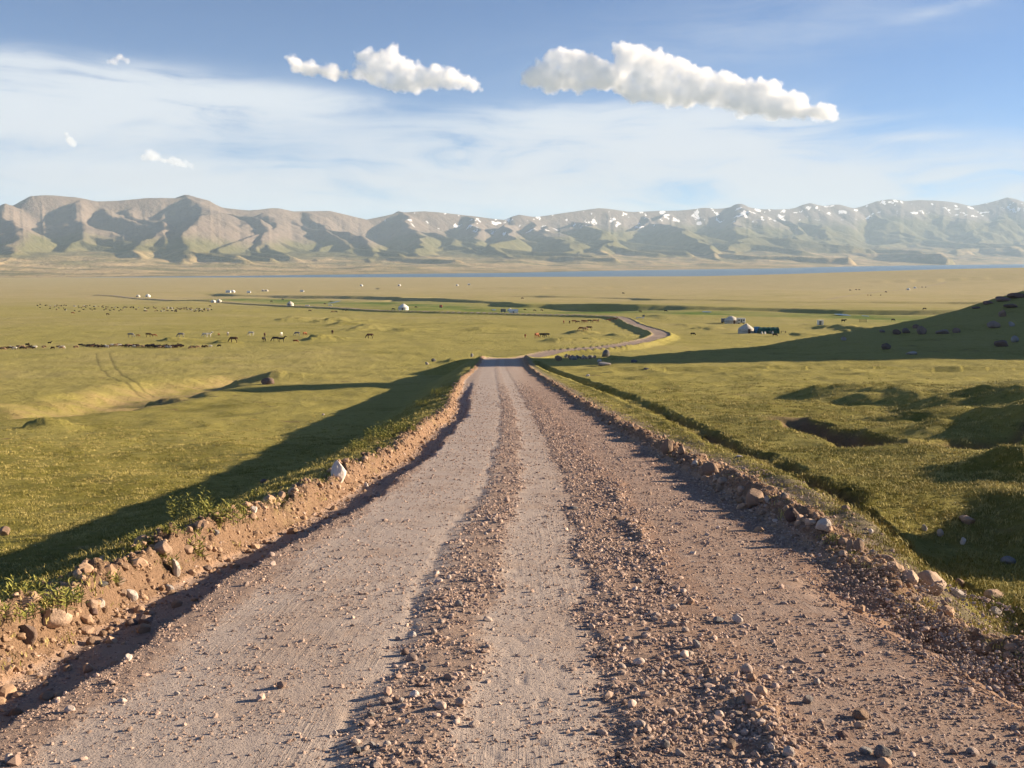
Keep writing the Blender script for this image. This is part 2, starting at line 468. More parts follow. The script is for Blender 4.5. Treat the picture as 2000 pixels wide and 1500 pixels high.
def near_road(x, y):
    """relief of the gravel road in front of the camera (t = lateral offset)"""
    t = x - xc(y)
    on = sst(150, 132, y)
    le = -2.78 + 0.14 * perlin(y / 5.0, 0 * y + 3.3, 61) + np.interp(y, [0, 8, 20, 40, 60, 80, 110], [-0.50, -0.42, -0.20, -0.16, -0.5, -0.45, 0.1])
    ri = 2.72 + 0.10 * perlin(y / 4.0, 0 * y + 8.3, 62) - 0.0 * y + np.interp(y, [0, 60, 90, 130], [0, 0, -.1, .1])
    road = sst(le - 0.05, le + 0.12, t) * sst(ri + 0.10, ri - 0.12, t) * on
    n1 = fbm(x / 0.45, y / 0.55, 4, 63)
    n2 = fbm(x / 0.12, y / 0.14, 3, 65)
    # berm on the left: low bank of pushed-up soil
    bl = np.exp(-((t - (le - 0.25)) / 0.28) ** 2)
    face = sst(le + 0.02, le - 0.20, t + 0.10 * n1) * sst(le - 0.66, le - 0.26, t)
    z = 0.125 * face * (0.9 + 0.5 * n1) * on
    z = z + face * on * (0.05 * n2 + 0.05 * n1)
    z = z + bl * (0.075 * n1 + 0.05 * n2) * on
    # berm on the right: broken, clumpy
    hum = 0.55 + 0.9 * perlin(y / 0.9, x / 0.9, 67) + 0.35 * perlin(y / 0.31, x / 0.31, 68)
    br = np.exp(-((t - (ri + 0.22)) / 0.22) ** 2)
    z = z + 0.17 * br * np.clip(hum, 0.05, 1.6) * on
    z = z + 0.05 * sst(ri - 0.2, ri + 0.3, t) * on * sst(ri + 3, ri + 1, t)
    # crown, wheel lanes and windrows
    c = road
    def lane(a, b, e=0.12):
        return sst(a - e, a + e, t) * sst(b + e, b - e, t)
    wob = 0.12 * perlin(y / 6.0, 0 * y + 1.1, 69) + 0.16 * fbm(x / 0.5, y / 1.2, 3, 72)
    tt = t + wob
    L1 = sst(-2.35, -2.05, tt) * sst(-0.62, -1.02, tt)
    L2 = sst(-0.48, -0.20, tt) * sst(0.46, 0.14, tt)
    L3 = sst(1.12, 1.35, tt) * sst(2.35, 2.1, tt)
    smooth = np.clip(L1 + L2 + 0.55 * L3, 0, 1)
    wind = sst(-0.95, -0.75, tt) * sst(-0.25, -0.42, tt) + sst(0.22, 0.38, tt) * sst(1.25, 1.0, tt)
    z = z - c * 0.05 * ((t + 0.1) / 2.7) ** 2
    z = z + c * (-0.010 * smooth + 0.004 * wind * (1 + 1.3 * n1))
    z = z + c * (1 - smooth) * (0.013 * n1 + 0.007 * n2) + c * smooth * 0.0035 * n2
    gut = sst(le + 0.74, le + 0.62, t + 0.10 * n1 + 0.10 * perlin(y / 1.5, 0 * y + 5.5, 76)) * on
    z = z - 0.175 * gut * sst(le - 0.22, le + 0.0, t) * sst(80, 50, y) * (0.85 + 0.3 * n1)
    # spill of soil inside the right lane with its own little ridge
    rid = np.exp(-((tt - 1.02 + 0.12 * n1) / 0.10) ** 2) * sst(-0.35, 0.3, perlin(y / 1.3, 0 * y + 0.37, 71)) * sst(22, 12, y)
    z = z + c * 0.040 * rid * (1 + 0.8 * n2)
    # tyre ruts and washboard
    z = z - c * 0.009 * np.exp(-((tt + 0.93 + 0.1 * n1) / 0.07) ** 2)
    z = z - c * 0.010 * np.exp(-((tt - 0.33) / 0.06) ** 2)
    wash = np.sin(2 * np.pi * (y + 0.25 * perlin(x / 1.1, y / 1.1, 73)) / 0.62)
    z = z + c * 0.018 * wash * np.exp(-((tt - 0.02) / 0.30) ** 2) * sst(9, 15, y) * sst(75, 40, y) * (0.6 + 0.8 * perlin(y / 3, x / 3, 74))
    pits = np.clip(perlin(x / 0.10, y / 0.16, 75) - 0.28, 0, 1) * L2 * sst(14, 7, y)
    z = z - c * 0.014 * pits
    M = dict(road=road, smooth=smooth * road, wind=np.clip(wind, 0, 1) * road,
             soil=np.clip(np.maximum(sst(le - 0.36, le - 0.20, t + 0.20 * n1) * sst(le + 0.16, le - 0.04, t), sst(ri - 0.35, ri - 0.1, t) * sst(ri + 0.52, ri + 0.30, t + 0.15 * n1)) * on + rid * road * 0.8, 0, 1) ,
             strip=sst(ri + 0.3, ri + 0.5, t) * sst(ri + 1.25 + 0.4 * n1, ri + 0.6, t) * on)
    return z, M, t

def ground(x, y, full=True):
    z = base(x, y)
    f, M = features(x, y)
    z = z + f
    nr = (y > -30) & (y < 155) & (np.abs(x - xc(y)) < 9)
    keys = ('road', 'smooth', 'wind', 'soil', 'strip')
    for k in keys:
        M[k] = np.zeros_like(x)
    if nr.any():
        zz, MM, t = near_road(x[nr], y[nr])
        z[nr] += zz
        for k in keys:
            M[k][nr] = MM[k]
    if full:
        dd = np.hypot(x, y)
        off = 1 - np.clip(M['road'] * 1.2, 0, 1)
        z += off * (0.10 * fbm(x / 2.6, y / 2.6, 3, 81) * sst(400, 60, dd) + 0.030 * fbm(x / 0.5, y / 0.5, 3, 83) * sst(60, 15, dd)
                    + 0.35 * fbm(x / 11, y / 11, 3, 85) * sst(6, 16, np.abs(x - xc(y))) * sst(2500, 300, dd))
    return z, M
def ground_near(x, y):
    z = base(x, y)
    zz, MM, t = near_road(x, y)
    off = 1 - np.clip(MM['road'] * 1.2, 0, 1); dd = np.hypot(x, y)
    z = z + zz + off * (0.10 * fbm(x / 2.6, y / 2.6, 3, 81) * sst(400, 60, dd) + 0.030 * fbm(x / 0.5, y / 0.5, 3, 83) * sst(60, 15, dd))
    return z, MM
def gz(x, y):
    return ground(np.atleast_1d(np.asarray(x, float)), np.atleast_1d(np.asarray(y, float)))[0]
def gz_fn(X, Y):
    return ground(np.asarray(X, float), np.asarray(Y, float))[0]
def up(pts):
    """photograph pixels -> points standing on the finished ground"""
    P = unproject(pts, gz_fn)
    Z = gz_fn(P[:, 0], P[:, 1])
    return [(float(a), float(b), float(c) + EYE) for (a, b), c in zip(P, Z)]

# ------------------------------------------------------------------ materials
def new_mat(name, rough=0.9, spec=0.2):
    m = bpy.data.materials.new(name)
    m.use_nodes = True
    t = NT(m.node_tree)
    b = m.node_tree.nodes['Principled BSDF']
    b.inputs['Roughness'].default_value = rough
    b.inputs['Specular IOR Level'].default_value = spec
    return m, t, b

def mat_ground():
    m, t, b = new_mat('meadow', 1.0, 0.08)
    P = t.node('ShaderNodeNewGeometry').outputs['Position']
    px_, py_, pz_ = t.xyz(P)
    dist = t.vmath('LENGTH', P)
    nb = t.noise(P, 0.03, 4, 0.55)
    nm = t.noise(P, 0.35, 5, 0.6)
    nf = t.noise(P, 2.6, 6, 0.65)
    nff = t.noise(P, 14.0, 5, 0.7)
    green = t.mix(nm, (0.148, 0.140, 0.027), (0.245, 0.216, 0.050))
    nl = t.noise(t.vmath('MULTIPLY', P, (1, 1.0, 1)), 0.09, 5, 0.62)
    olive = t.mix(nf, (0.255, 0.232, 0.056), (0.385, 0.335, 0.112))
    f = t.math('ADD', t.math('MULTIPLY', nm, 0.5), t.math('ADD', t.math('MULTIPLY', nf, 0.45), t.math('MULTIPLY', nff, 0.3)))
    dry = t.attr('dry')
    f = t.math('ADD', f, t.math('SUBTRACT', dry, 0.5))
    f = t.math('ADD', f, t.math('MULTIPLY', t.math('SUBTRACT', nl, 0.5), 0.9))
    c = t.mix(t.rng(f, 0.42, 0.80), green, olive)
    far_tan = t.mix(nb, (0.340, 0.285, 0.125), (0.460, 0.370, 0.185))
    c = t.mix(t.rng(t.math('ADD', dry, t.math('MULTIPLY', t.math('SUBTRACT', nb, 0.5), 0.35)), 0.62, 1.25), c, far_tan)
    # tiny dark and straw flecks between the blades
    c = t.mix(t.rng(nff, 0.58, 0.72, 0.0, 0.40), c, (0.27, 0.22, 0.10))
    c = t.mix(t.rng(nff, 0.44, 0.30, 0.0, 0.55), c, (0.022, 0.030, 0.008))
    c = t.mix(t.math('MULTIPLY', t.attr('green'), t.rng(nb, 0.30, 0.55, 0.45, 1.0)), c, (0.098, 0.165, 0.022))
    soiln = t.mix(nf, (0.36, 0.235, 0.13), (0.47, 0.33, 0.20))
    c = t.mix(t.math('MULTIPLY', t.attr('tan'), t.rng(nm, 0.34, 0.62, 0.05, 0.55)), c, soiln)
    bare = t.mix(nff, (0.13, 0.085, 0.055), (0.30, 0.195, 0.125))
    c = t.mix(t.math('MULTIPLY', t.attr('bare'), t.rng(nf, 0.25, 0.5, 0.7, 1.0)), c, bare)
    c = t.mix(t.math('MULTIPLY', t.attr('rut'), 0.7), c, (0.07, 0.06, 0.03))
    red = t.mix(nff, (0.20, 0.125, 0.082), (0.42, 0.28, 0.188))
    c = t.mix(t.rng(t.attr('soil'), 0.15, 0.55), c, red)
    stp = t.mix(t.noise(P, 40, 3, .6), (0.17, 0.135, 0.10), (0.36, 0.30, 0.25))
    c = t.mix(t.math('MULTIPLY', t.attr('strip'), t.rng(t.math('ADD', nf, t.math('MULTIPLY', nff, .4)), 0.50, 0.72, 0.05, 0.9)), c, stp)
    grv = t.mix(nff, (0.25, 0.19, 0.155), (0.36, 0.29, 0.245))
    c = t.mix(t.attr('road2'), c, grv)
    t.put(b.inputs['Base Color'], c)
    c = t.mix(t.rng(t.noise(P, 1.1, 6, 0.75), 0.43, 0.30, 0.0, 0.6), c, (0.040, 0.042, 0.014))
    sp = t.noise(P, 0.55, 7, 0.8)
    c = t.mix(t.rng(sp, 0.56, 0.70, 0.0, 0.55), c, (0.33, 0.26, 0.13))
    c = t.mix(t.math('MULTIPLY', t.rng(t.noise(P, 0.21, 6, 0.8), 0.60, 0.68, 0.0, 0.8), t.rng(dist, 10, 60)), c, (0.15, 0.10, 0.06))
    t.put(b.inputs['Base Color'], c)
    h0 = t.noise(P, 1.0, 6, 0.7)
    b0 = t.bump(t.math('MULTIPLY', h0, t.rng(dist, 20, 120, 0.15, 1.0)), 1.0, 0.35)
    h1 = t.noise(P, 9.0, 6, 0.7)
    h2 = t.noise(P, 45.0, 4, 0.7)
    fade = t.rng(dist, 5.0, 400.0, 1.0, 0.25)
    bm = t.bump(t.math('MULTIPLY', h1, fade), 1.0, 0.14, b0)
    bm = t.bump(h2, 0.7, 0.02, bm)
    t.put(b.inputs['Normal'], bm)
    return m

def mat_road():
    m, t, b = new_mat('gravel', 0.95, 0.15)
    P = t.node('ShaderNodeNewGeometry').outputs['Position']
    stretch = t.vmath('ADD', t.vmath('MULTIPLY', P, (1.0, 0.012, 0.0)), t.vmath('MULTIPLY', t.noise(P, 0.7, 2, 0.5, out='Color'), (0.05, 0.0, 0.0)))
    lmask = t.rng(t.noise(P, 0.9, 4, 0.65), 0.45, 0.62, 0.08, 1.0)
    n0 = t.noise(P, 1.1, 4, 0.6)
    n1 = t.noise(P, 9.0, 5, 0.65)
    n2 = t.noise(P, 70.0, 4, 0.7)
    v = t.vor(P, 85.0)
    vc = t.vor(P, 85.0, out='Color')
    line = t.noise(stretch, 34.0, 4, 0.75)
    sm = t.attr('smooth'); wd = t.attr('wind')
    fine = t.mix(n2, (0.345, 0.282, 0.248), (0.495, 0.420, 0.372))
    brown = t.mix(n2, (0.255, 0.180, 0.140), (0.405, 0.300, 0.240))
    px_, py_, pz_ = t.xyz(P)
    side = t.rng(px_, 0.0, 1.8)          # the right side is redder, less worn
    browner = t.mix(side, brown, t.mix(n2, (0.175, 0.105, 0.076), (0.31, 0.200, 0.148)))
    f = t.math('ADD', t.math('MULTIPLY', sm, 0.9), t.math('MULTIPLY', t.math('SUBTRACT', n1, 0.5), 1.7))
    f = t.math('MULTIPLY', t.rng(f, 0.05, 0.75), t.math('SUBTRACT', 1.0, t.math('MULTIPLY', side, 0.6)))
    far = t.rng(py_, 8, 60, 0.0, 0.55)
    f = t.math('MAXIMUM', f, t.math('MULTIPLY', far, t.math('SUBTRACT', 1.0, side)))
    c = t.mix(f, browner, fine)
    c = t.mix(t.rng(n0, 0.45, 0.7, 0, 0.35), c, (0.30, 0.20, 0.14))
    peb = t.mix(t.xyz(vc)[0], (0.22, 0.18, 0.165), (0.46, 0.39, 0.34))
    c = t.mix(t.rng(v, 0.45, 0.15, 0.0, 0.35), c, peb)
    c = t.mix(t.math('MULTIPLY', lmask, t.rng(line, 0.50, 0.66, 0, 0.34)), c, (0.47, 0.41, 0.37))
    c = t.mix(t.math('MULTIPLY', lmask, t.rng(line, 0.46, 0.34, 0, 0.32)), c, (0.19, 0.145, 0.12))
    soil = t.mix(n1, (0.25, 0.158, 0.105), (0.41, 0.275, 0.19))
    c = t.mix(t.rng(t.attr('soil'), 0.2, 0.7), c, soil)
    t.put(b.inputs['Base Color'], c)
    bm = t.bump(t.noise(P, 28, 6, 0.75), 0.9, 0.018)
    vh = t.math('MULTIPLY', t.rng(v, 0.5, 0.0), t.rng(t.xyz(vc)[1], 0.45, 0.6))
    bm = t.bump(vh, 0.8, 0.006, bm)
    grooves = t.math('MULTIPLY', line, t.math('MULTIPLY', lmask, t.rng(sm, 0.2, 0.8, 0.15, 1.0)))
    bm = t.bump(grooves, 0.8, 0.016, bm)
    t.put(b.inputs['Normal'], bm)
    return m

def mat_stone(name, ca, cb, scale=30.0, instance=True, bump=0.01):
    m, t, b = new_mat(name, 0.88, 0.25)
    tc = t.node('ShaderNodeTexCoord').outputs['Object']
    oi = t.node('ShaderNodeObjectInfo').outputs['Random']
    sh = t.vmath('ADD', tc, t.comb(t.math('MULTIPLY', oi, 31.0), t.math('MULTIPLY', oi, 17.0), 0))
    n = t.noise(sh, scale, 5, 0.65)
    n2 = t.noise(sh, scale * 0.25, 3, 0.5)
    c = t.mix(oi, ca, cb)
    c = t.mix(t.rng(n, 0.3, 0.75, 0, 0.7), c, t.mix(0.5, c, t.vmath('MULTIPLY', c, (1.7, 1.6, 1.5))))
    c = t.mix(t.rng(n2, 0.55, 0.7, 0, 0.5), c, (0.24, 0.15, 0.10))
    hs = t.node('ShaderNodeHueSaturation')
    t.put(hs.inputs['Color'], c)
    t.put(hs.inputs['Value'], t.math('MULTIPLY_ADD', t.math('FRACT', t.math('MULTIPLY', oi, 7.31)), 0.7, 0.65))
    t.put(b.inputs['Base Color'], hs.outputs[0])
    t.put(b.inputs['Normal'], t.bump(n, 0.6, bump))
    return m

def mat_plain(name, col, rough=0.85, var=0.15, scale=6.0, spec=0.2, bump=0.0):
    m, t, b = new_mat(name, rough, spec)
    tc = t.node('ShaderNodeTexCoord').outputs['Object']
    n = t.noise(tc, scale, 4, 0.6)
    lo = tuple(c * (1 - var) for c in col); hi = tuple(min(1, c * (1 + var)) for c in col)
    t.put(b.inputs['Base Color'], t.mix(t.rng(n, 0.3, 0.7), lo, hi))
    if bump:
        t.put(b.inputs['Normal'], t.bump(n, 0.5, bump))
    return m

MG = mat_ground(); MR = mat_road()
M_PEB = mat_stone('pebble_rock', (0.27, 0.19, 0.155), (0.43, 0.33, 0.275), 60, bump=0.004)
M_ROCK = mat_stone('sandy_rock', (0.28, 0.19, 0.135), (0.37, 0.275, 0.21), 14, bump=0.02)
M_PALE = mat_stone('pale_rock', (0.47, 0.42, 0.38), (0.52, 0.46, 0.42), 10, bump=0.02)
M_DARKROCK = mat_stone('dark_red_rock', (0.125, 0.080, 0.070), (0.18, 0.14, 0.12), 3, bump=0.05)
M_GREYROCK = mat_stone('grey_rock', (0.16, 0.155, 0.155), (0.26, 0.24, 0.235), 3, bump=0.05)

# ------------------------------------------------------------------ mesh helpers
def mesh_np(name, V, F, smooth=True):
    me = bpy.data.meshes.new(name)
    n = len(F); k = F.shape[1]
    me.vertices.add(len(V)); me.loops.add(n * k); me.polygons.add(n)
    me.vertices.foreach_set('co', np.ascontiguousarray(V, dtype=np.float32).ravel())
    me.loops.foreach_set('vertex_index', np.ascontiguousarray(F, dtype=np.int32).ravel())
    me.polygons.foreach_set('loop_start', np.arange(0, n * k, k, dtype=np.int32))
    me.polygons.foreach_set('loop_total', np.full(n, k, dtype=np.int32))
    if smooth:
        me.polygons.foreach_set('use_smooth', np.ones(n, dtype=bool))
    me.update(calc_edges=True)
    return me
def link(name, me, mat=None, parent=None, loc=None, kind=None, label=None, cat=None, group=None):
    o = bpy.data.objects.new(name, me)
    COL.objects.link(o)
    if mat is not None and me is not None and not me.materials:
        me.materials.append(mat)
    if parent is not None:
        o.parent = parent
    if loc is not None:
        o.location = loc
    for k, v in (('kind', kind), ('label', label), ('category', cat), ('group', group)):
        if v:
            o[k] = v
    return o
def add_attr(me, name, vals):
    a = me.attributes.new(name, 'FLOAT', 'POINT')
    a.data.foreach_set('value', np.ascontiguousarray(vals, dtype=np.float32))

# ------------------------------------------------------------------ ground sheet: rings round the camera, dense in the view
def build_ground():
    dense = np.linspace(math.atan(-0.60), math.atan(0.60), 860)
    step = np.linspace(0, 1, 70)[1:]
    side = math.atan(0.60) + (math.pi - math.atan(0.60)) * step ** 1.6
    ang = np.concatenate([-side[::-1][1:], dense, side])       # -pi excluded, +pi included
    r1 = 1.2 * np.power(14 / 1.2, np.linspace(0, 1, 330))
    r2 = 14 * np.power(300 / 14, np.linspace(0, 1, 300))[1:]
    r3 = np.concatenate([300 * np.power(1500 / 300, np.linspace(0, 1, 300))[1:], 1500 * np.power(4200 / 1500, np.linspace(0, 1, 60))[1:]])
    r4 = np.geomspace(4200, 26000, 14)[1:]
    R = np.concatenate([r1, r2, r3, r4])
    A, RR = np.meshgrid(ang, R)
    X = RR * np.sin(A); Y = RR * np.cos(A)
    Z, M = ground(X.ravel(), Y.ravel())
    X = X.ravel(); Y = Y.ravel()
    D = RR.ravel()
    n_a = len(ang); n_r = len(R)
    V = np.stack([X, Y, Z + EYE], 1)
    # dryness: green close by, straw on the plain
    nz = fbm(X / 300, Y / 300, 3, 91)
    nz2 = fbm(X / 25, Y / 25, 4, 92)
    dry = np.interp(D, [0, 40, 110, 200, 300, 450, 700, 1100, 1500, 2200], [0.42, 0.48, 0.55, 0.66, 0.66, 0.68, 0.80, 0.98, 1.12, 1.25]) + 0.22 * nz + 0.22 * nz2
    lft = sst(-5, -60, X) * sst(60, 110, Y) * sst(400, 200, Y)
    dry += 0.10 * lft
    dry += 0.20 * fbm(X / 90 , Y / 60, 4, 93) * sst(120, 250, D)
    dry -= 0.35 * sst(400, 900, Y) * sst(900, 1800, X)
    M['dry'] = dry
    idx = np.arange(n_a * n_r).reshape(n_r, n_a)
    nxt = np.roll(idx, -1, axis=1)
    F = np.stack([idx[:-1].ravel(), idx[1:].ravel(), nxt[1:].ravel(), nxt[:-1].ravel()], 1)[:, ::-1]
    # orientation: make normals point up
    a, b_, c = V[F[len(F) // 2, 0]], V[F[len(F) // 2, 1]], V[F[len(F) // 2, 2]]
    if np.cross(b_ - a, c - a)[2] < 0:
        F = F[:, ::-1]
    rm = np.maximum(M['road'], 0)[F].mean(1)
    r2m = (M['road2'])[F].mean(1)
    is_road = (rm > 0.5)
    is_road2 = (r2m > 0.5) & ~is_road
    # centre cap
    for name, sel, mat in (('ground', ~is_road & ~is_road2, MG), ('gravel_road', is_road, MR), ('distant_road', is_road2, MG)):
        f = F[sel]
        used, inv = np.unique(f, return_inverse=True)
        f = inv.reshape(f.shape)
        VV = V[used]
        extra = None
        if name == 'ground':
            pass
        me = mesh_np(name, VV, f)
        for k in ('dry', 'green', 'tan', 'bare', 'rut', 'soil', 'strip', 'road2', 'smooth', 'wind'):
            if name == 'gravel_road' and k not in ('soil', 'smooth', 'wind'):
                continue
            if name != 'gravel_road' and k in ('smooth', 'wind'):
                continue
            add_attr(me, k, M[k][used])
        link(name, me, mat, kind='structure')
    # patch of road under the camera that closes the rings
    g = np.linspace(-1.3, 1.3, 24)
    gx, gy = np.meshgrid(g, g)
    gzv, m2 = ground(gx.ravel(), gy.ravel())
    ii = np.arange(24 * 24).reshape(24, 24)
    f = np.stack([ii[:-1, :-1].ravel(), ii[:-1, 1:].ravel(), ii[1:, 1:].ravel(), ii[1:, :-1].ravel()], 1)
    me = mesh_np('road_underfoot', np.stack([gx.ravel(), gy.ravel(), gzv + EYE - 0.02], 1), f)
    for k in ('soil', 'smooth', 'wind'):
        add_attr(me, k, m2[k])
    link('road_underfoot', me, MR, kind='structure')
build_ground()

# ------------------------------------------------------------------ lake
LAKE_Z = -64.0 + EYE
FARX = np.array([-1500, 0, 250, 500, 1000, 1500, 2000, 3500])
FARD = np.array([3650., 3720., 3780., 3880, 4500, 6700, 12800, 14000])
def mat_water():
    m, t, b = new_mat('lake_water', 0.35, 0.28)
    t.put(b.inputs['Base Color'], (0.050, 0.120, 0.190))
    P = t.node('ShaderNodeNewGeometry').outputs['Position']
    n = t.noise(t.vmath('MULTIPLY', P, (0.4, 1, 1)), 0.35, 4, 0.6)
    t.put(b.inputs['Normal'], t.bump(n, 0.8, 1.2))
    return m
a = np.linspace(-1.5, 1.5, 80)
rows = [3000, 3600, 4500, 6000, 9000, 16000]
V = np.array([(r * math.sin(t_), r * math.cos(t_), LAKE_Z) for r in rows for t_ in a])
ii = np.arange(len(rows) * 80).reshape(len(rows), 80)
F = np.stack([ii[:-1, :-1].ravel(), ii[:-1, 1:].ravel(), ii[1:, 1:].ravel(), ii[1:, :-1].ravel()], 1)[:, ::-1]
link('lake', mesh_np('lake', V, F), mat_water(), kind='structure')

# ------------------------------------------------------------------ mountains
SKX = [-1200, -600, -250, 0, 40, 75, 110, 160, 200, 240, 300, 350, 380, 410, 440, 500, 545, 580, 650, 720, 780, 830, 870, 920, 985, 1010, 1045, 1100, 1170, 1230, 1290, 1330, 1370, 1400, 1440, 1480, 1540, 1570, 1600, 1625, 1660, 1700, 1725, 1760, 1780, 1810, 1850, 1885, 1905, 1930, 1955, 1985, 2030, 2200, 2600, 3200]
SKY_ = [430, 420, 425, 421, 415, 397, 394, 397, 403, 402, 396, 395, 394, 401, 411, 416, 410, 416, 415, 431, 418, 414, 417, 423, 431, 420, 425, 418, 408, 416, 414, 414, 409, 412, 406, 413, 414, 402, 409, 405, 415, 402, 398, 403, 401, 402, 406, 414, 410, 406, 399, 409, 415, 410, 420, 430]
def build_mountains():
    pxs = np.concatenate([np.linspace(-1500, -30, 120), np.linspace(-28, 2028, 1000), np.linspace(2030, 3500, 120)])
    nv = 330
    v = np.concatenate([np.linspace(-0.06, 1.10, nv - 12), np.linspace(1.13, 1.6, 12)])
    def F_(p): return np.interp(p, FARX, FARD)
    def R_(p): return np.interp(p, [-1500, 0, 500, 1000, 1500, 2000, 3500], [8200, 8600, 9300, 11500, 15000, 20000, 21000])
    def W(p, vv):       # photograph column and depth fraction -> plan position
        a_ = np.arctan((p - 1000) / FPX); d = F_(p) + (R_(p) - F_(p)) * vv
        return d * np.sin(a_), d * np.cos(a_), d
    PX, VV = np.meshgrid(pxs, v)
    X, Y, D = W(PX, VV)
    FV = [-0.06, 0, 0.15, 0.3, 0.45, 0.6, 1.0]
    def fan_z(p, vv, d):    # the long apron: height follows apparent elevation
        e = np.interp(vv, FV, [-0.03, 0.0, 0.18, 0.42, 0.68, 0.90, 1.12])
        low = -64.0 / F_(p) * FPX
        top = np.interp(p, [-500, 0, 400, 1000, 1500, 2000, 2500], [20, 26, 12, 16, 22, 24, 24])
        return (low + (top - low) * e) / FPX * d
    Z = fan_z(PX, VV, D)
    S = D / 10000.0
    Z = Z + (S * 40 * fbm(X / 800, Y / 800, 5, 201) + S * 26 * (ridged(X / 520, Y / 1400, 3, 208) - 0.5)) * sst(0.03, 0.25, VV)
    # plan-form warp makes the spurs wander
    wx = S * 330 * fbm(X / 1500, Y / 1500, 3, 202) + S * 70 * fbm(X / 350, Y / 350, 3, 204)
    wy = S * 330 * fbm(X / 1500, Y / 1500, 3, 203) + S * 70 * fbm(X / 350, Y / 350, 3, 205)
    XW, YW = X + wx, Y + wy
    G = np.full(Z.shape, -1e4)
    def ridge(pts, k, soft=14.0):
        nonlocal G
        P = np.array(pts)                      # x, y, z
        hmax = P[:, 2].max() + 120
        reach = hmax / k
        m = (XW > P[:, 0].min() - reach) & (XW < P[:, 0].max() + reach) & (YW > P[:, 1].min() - reach) & (YW < P[:, 1].max() + reach)
        xs, ys = XW[m], YW[m]
        best = np.full(xs.shape, -1e4)
        for i in range(len(P) - 1):
            ax, ay, az = P[i]; bx, by, bz = P[i + 1]
            ex, ey = bx - ax, by - ay; l2 = ex * ex + ey * ey + 1e-9
            t_ = np.clip(((xs - ax) * ex + (ys - ay) * ey) / l2, 0, 1)
            d = np.hypot(xs - ax - t_ * ex, ys - ay - t_ * ey)
            best = np.maximum(best, az + (bz - az) * t_ - k * (np.sqrt(d * d + soft * soft) - soft))
        g = G[m]
        kk = 10.0
        G[m] = smax(best, g, kk)
    r = random.Random(5)
    def crest_z(p):
        x_, y_, d = W(p, 1.0)
        return float((505 - np.interp(p, SKX, SKY_)) / FPX * d)
    cp = np.arange(-1450, 3460, 14.0)
    crest = [(float(W(p, 1.0)[0]), float(W(p, 1.0)[1]), crest_z(p)) for p in cp]
    crest_pts = crest
    p = -1300.0
    while p < 3300:
        s_ = R_(p) / 10000.0
        ve = r.uniform(0.28, 0.60)
        drift = r.gauss(40, 85)
        k = r.uniform(0.42, 0.60)
        pw = r.uniform(1.0, 1.9)
        f0 = r.uniform(0.80, 1.0)
        n = 9
        pts = []
        for i in range(n):
            q = i / (n - 1); vv = 1.0 - (1.0 - ve) * q
            pp = p + drift * q + 10 * math.sin(q * 7 + p)
            x_, y_, d = W(pp, vv)
            fz = float(fan_z(np.array(pp), np.array(vv), np.array(d)))
            h = (crest_z(p) - float(fan_z(np.array(p), np.array(1.0), np.array(float(W(p, 1.0)[2]))))) * f0
            zz = fz + h * (1 - q) ** pw * (1 + 0.10 * math.sin(q * 13 + p * .3)) + 10
            pts.append((float(x_), float(y_), zz, pp, vv, fz))
        ridge([q[:3] for q in pts], k)
        # side spurs
        for i in range(2, n - 1):
            if r.random() < 0.45:
                sd = 1 if r.random() < 0.5 else -1
                x0, y0, z0, pp, vv, fz = pts[i]
                L_ = s_ * r.uniform(350, 900)
                a_ = math.radians(r.uniform(30, 70)) * sd
                ux, uy = math.sin(a_), -math.cos(a_)
                drop = (z0 - fz)
                sp = []
                for j in range(4):
                    qq = j / 3
                    sp.append((x0 + ux * L_ * qq, y0 + uy * L_ * qq, fz + drop * (0.96 - 0.86 * qq ** 0.9)))
                ridge(sp, k * 1.1)
        p += r.choice((r.uniform(26, 60), r.uniform(60, 150)))
    crest_g = G.copy(); G[:] = -1e4
    XW, YW = X, Y
    ridge(crest_pts, 0.62, 4.0)
    rough = S * (30 * (ridged(X / (460 * S), Y / (560 * S), 5, 206, 0.58) - 0.5) + 12 * fbm(X / (160 * S), Y / (160 * S), 4, 207))
    G = smax(smax(crest_g - 12 * S, G, 15), Z, 12.0)
    up_ = np.clip((G - Z) / (150 * S), 0, 1)
    ZZ = G + rough * up_ * sst(1.0, 0.93, VV) + rough * 0.15 * (VV < 1.02) * up_
    ZZ = np.where(VV > 1.0, ZZ - (VV - 1.0) * D * 0.05, ZZ)
    ZZ = np.where(VV < 0, -64 - 60 * (-VV) * 3, ZZ)
    V = np.stack([X.ravel(), Y.ravel(), ZZ.ravel() + EYE], 1)
    n_a = len(pxs); n_r = len(v)
    ii = np.arange(n_a * n_r).reshape(n_r, n_a)
    F = np.stack([ii[:-1, :-1].ravel(), ii[:-1, 1:].ravel(), ii[1:, 1:].ravel(), ii[1:, :-1].ravel()], 1)
    me = mesh_np('mountains', V, F)
    hgt = (ZZ - fan_z(PX, VV * 0, D)) / (np.interp(PX, SKX, 505 - np.array(SKY_)) / FPX * D + 64.0)
    add_attr(me, 'alt', np.clip(hgt, 0, 1.2).ravel())
    add_attr(me, 'east', np.clip(PX / 2000, -0.5, 1.5).ravel())
    snow = sst(0.19, 0.32, fbm(PX / 20 + VV * 9, VV * 30, 4, 121, 0.6)) * sst(0.74, 0.90, hgt) * sst(420, 1300, PX)
    add_attr(me, 'snow', snow.ravel())
    return me
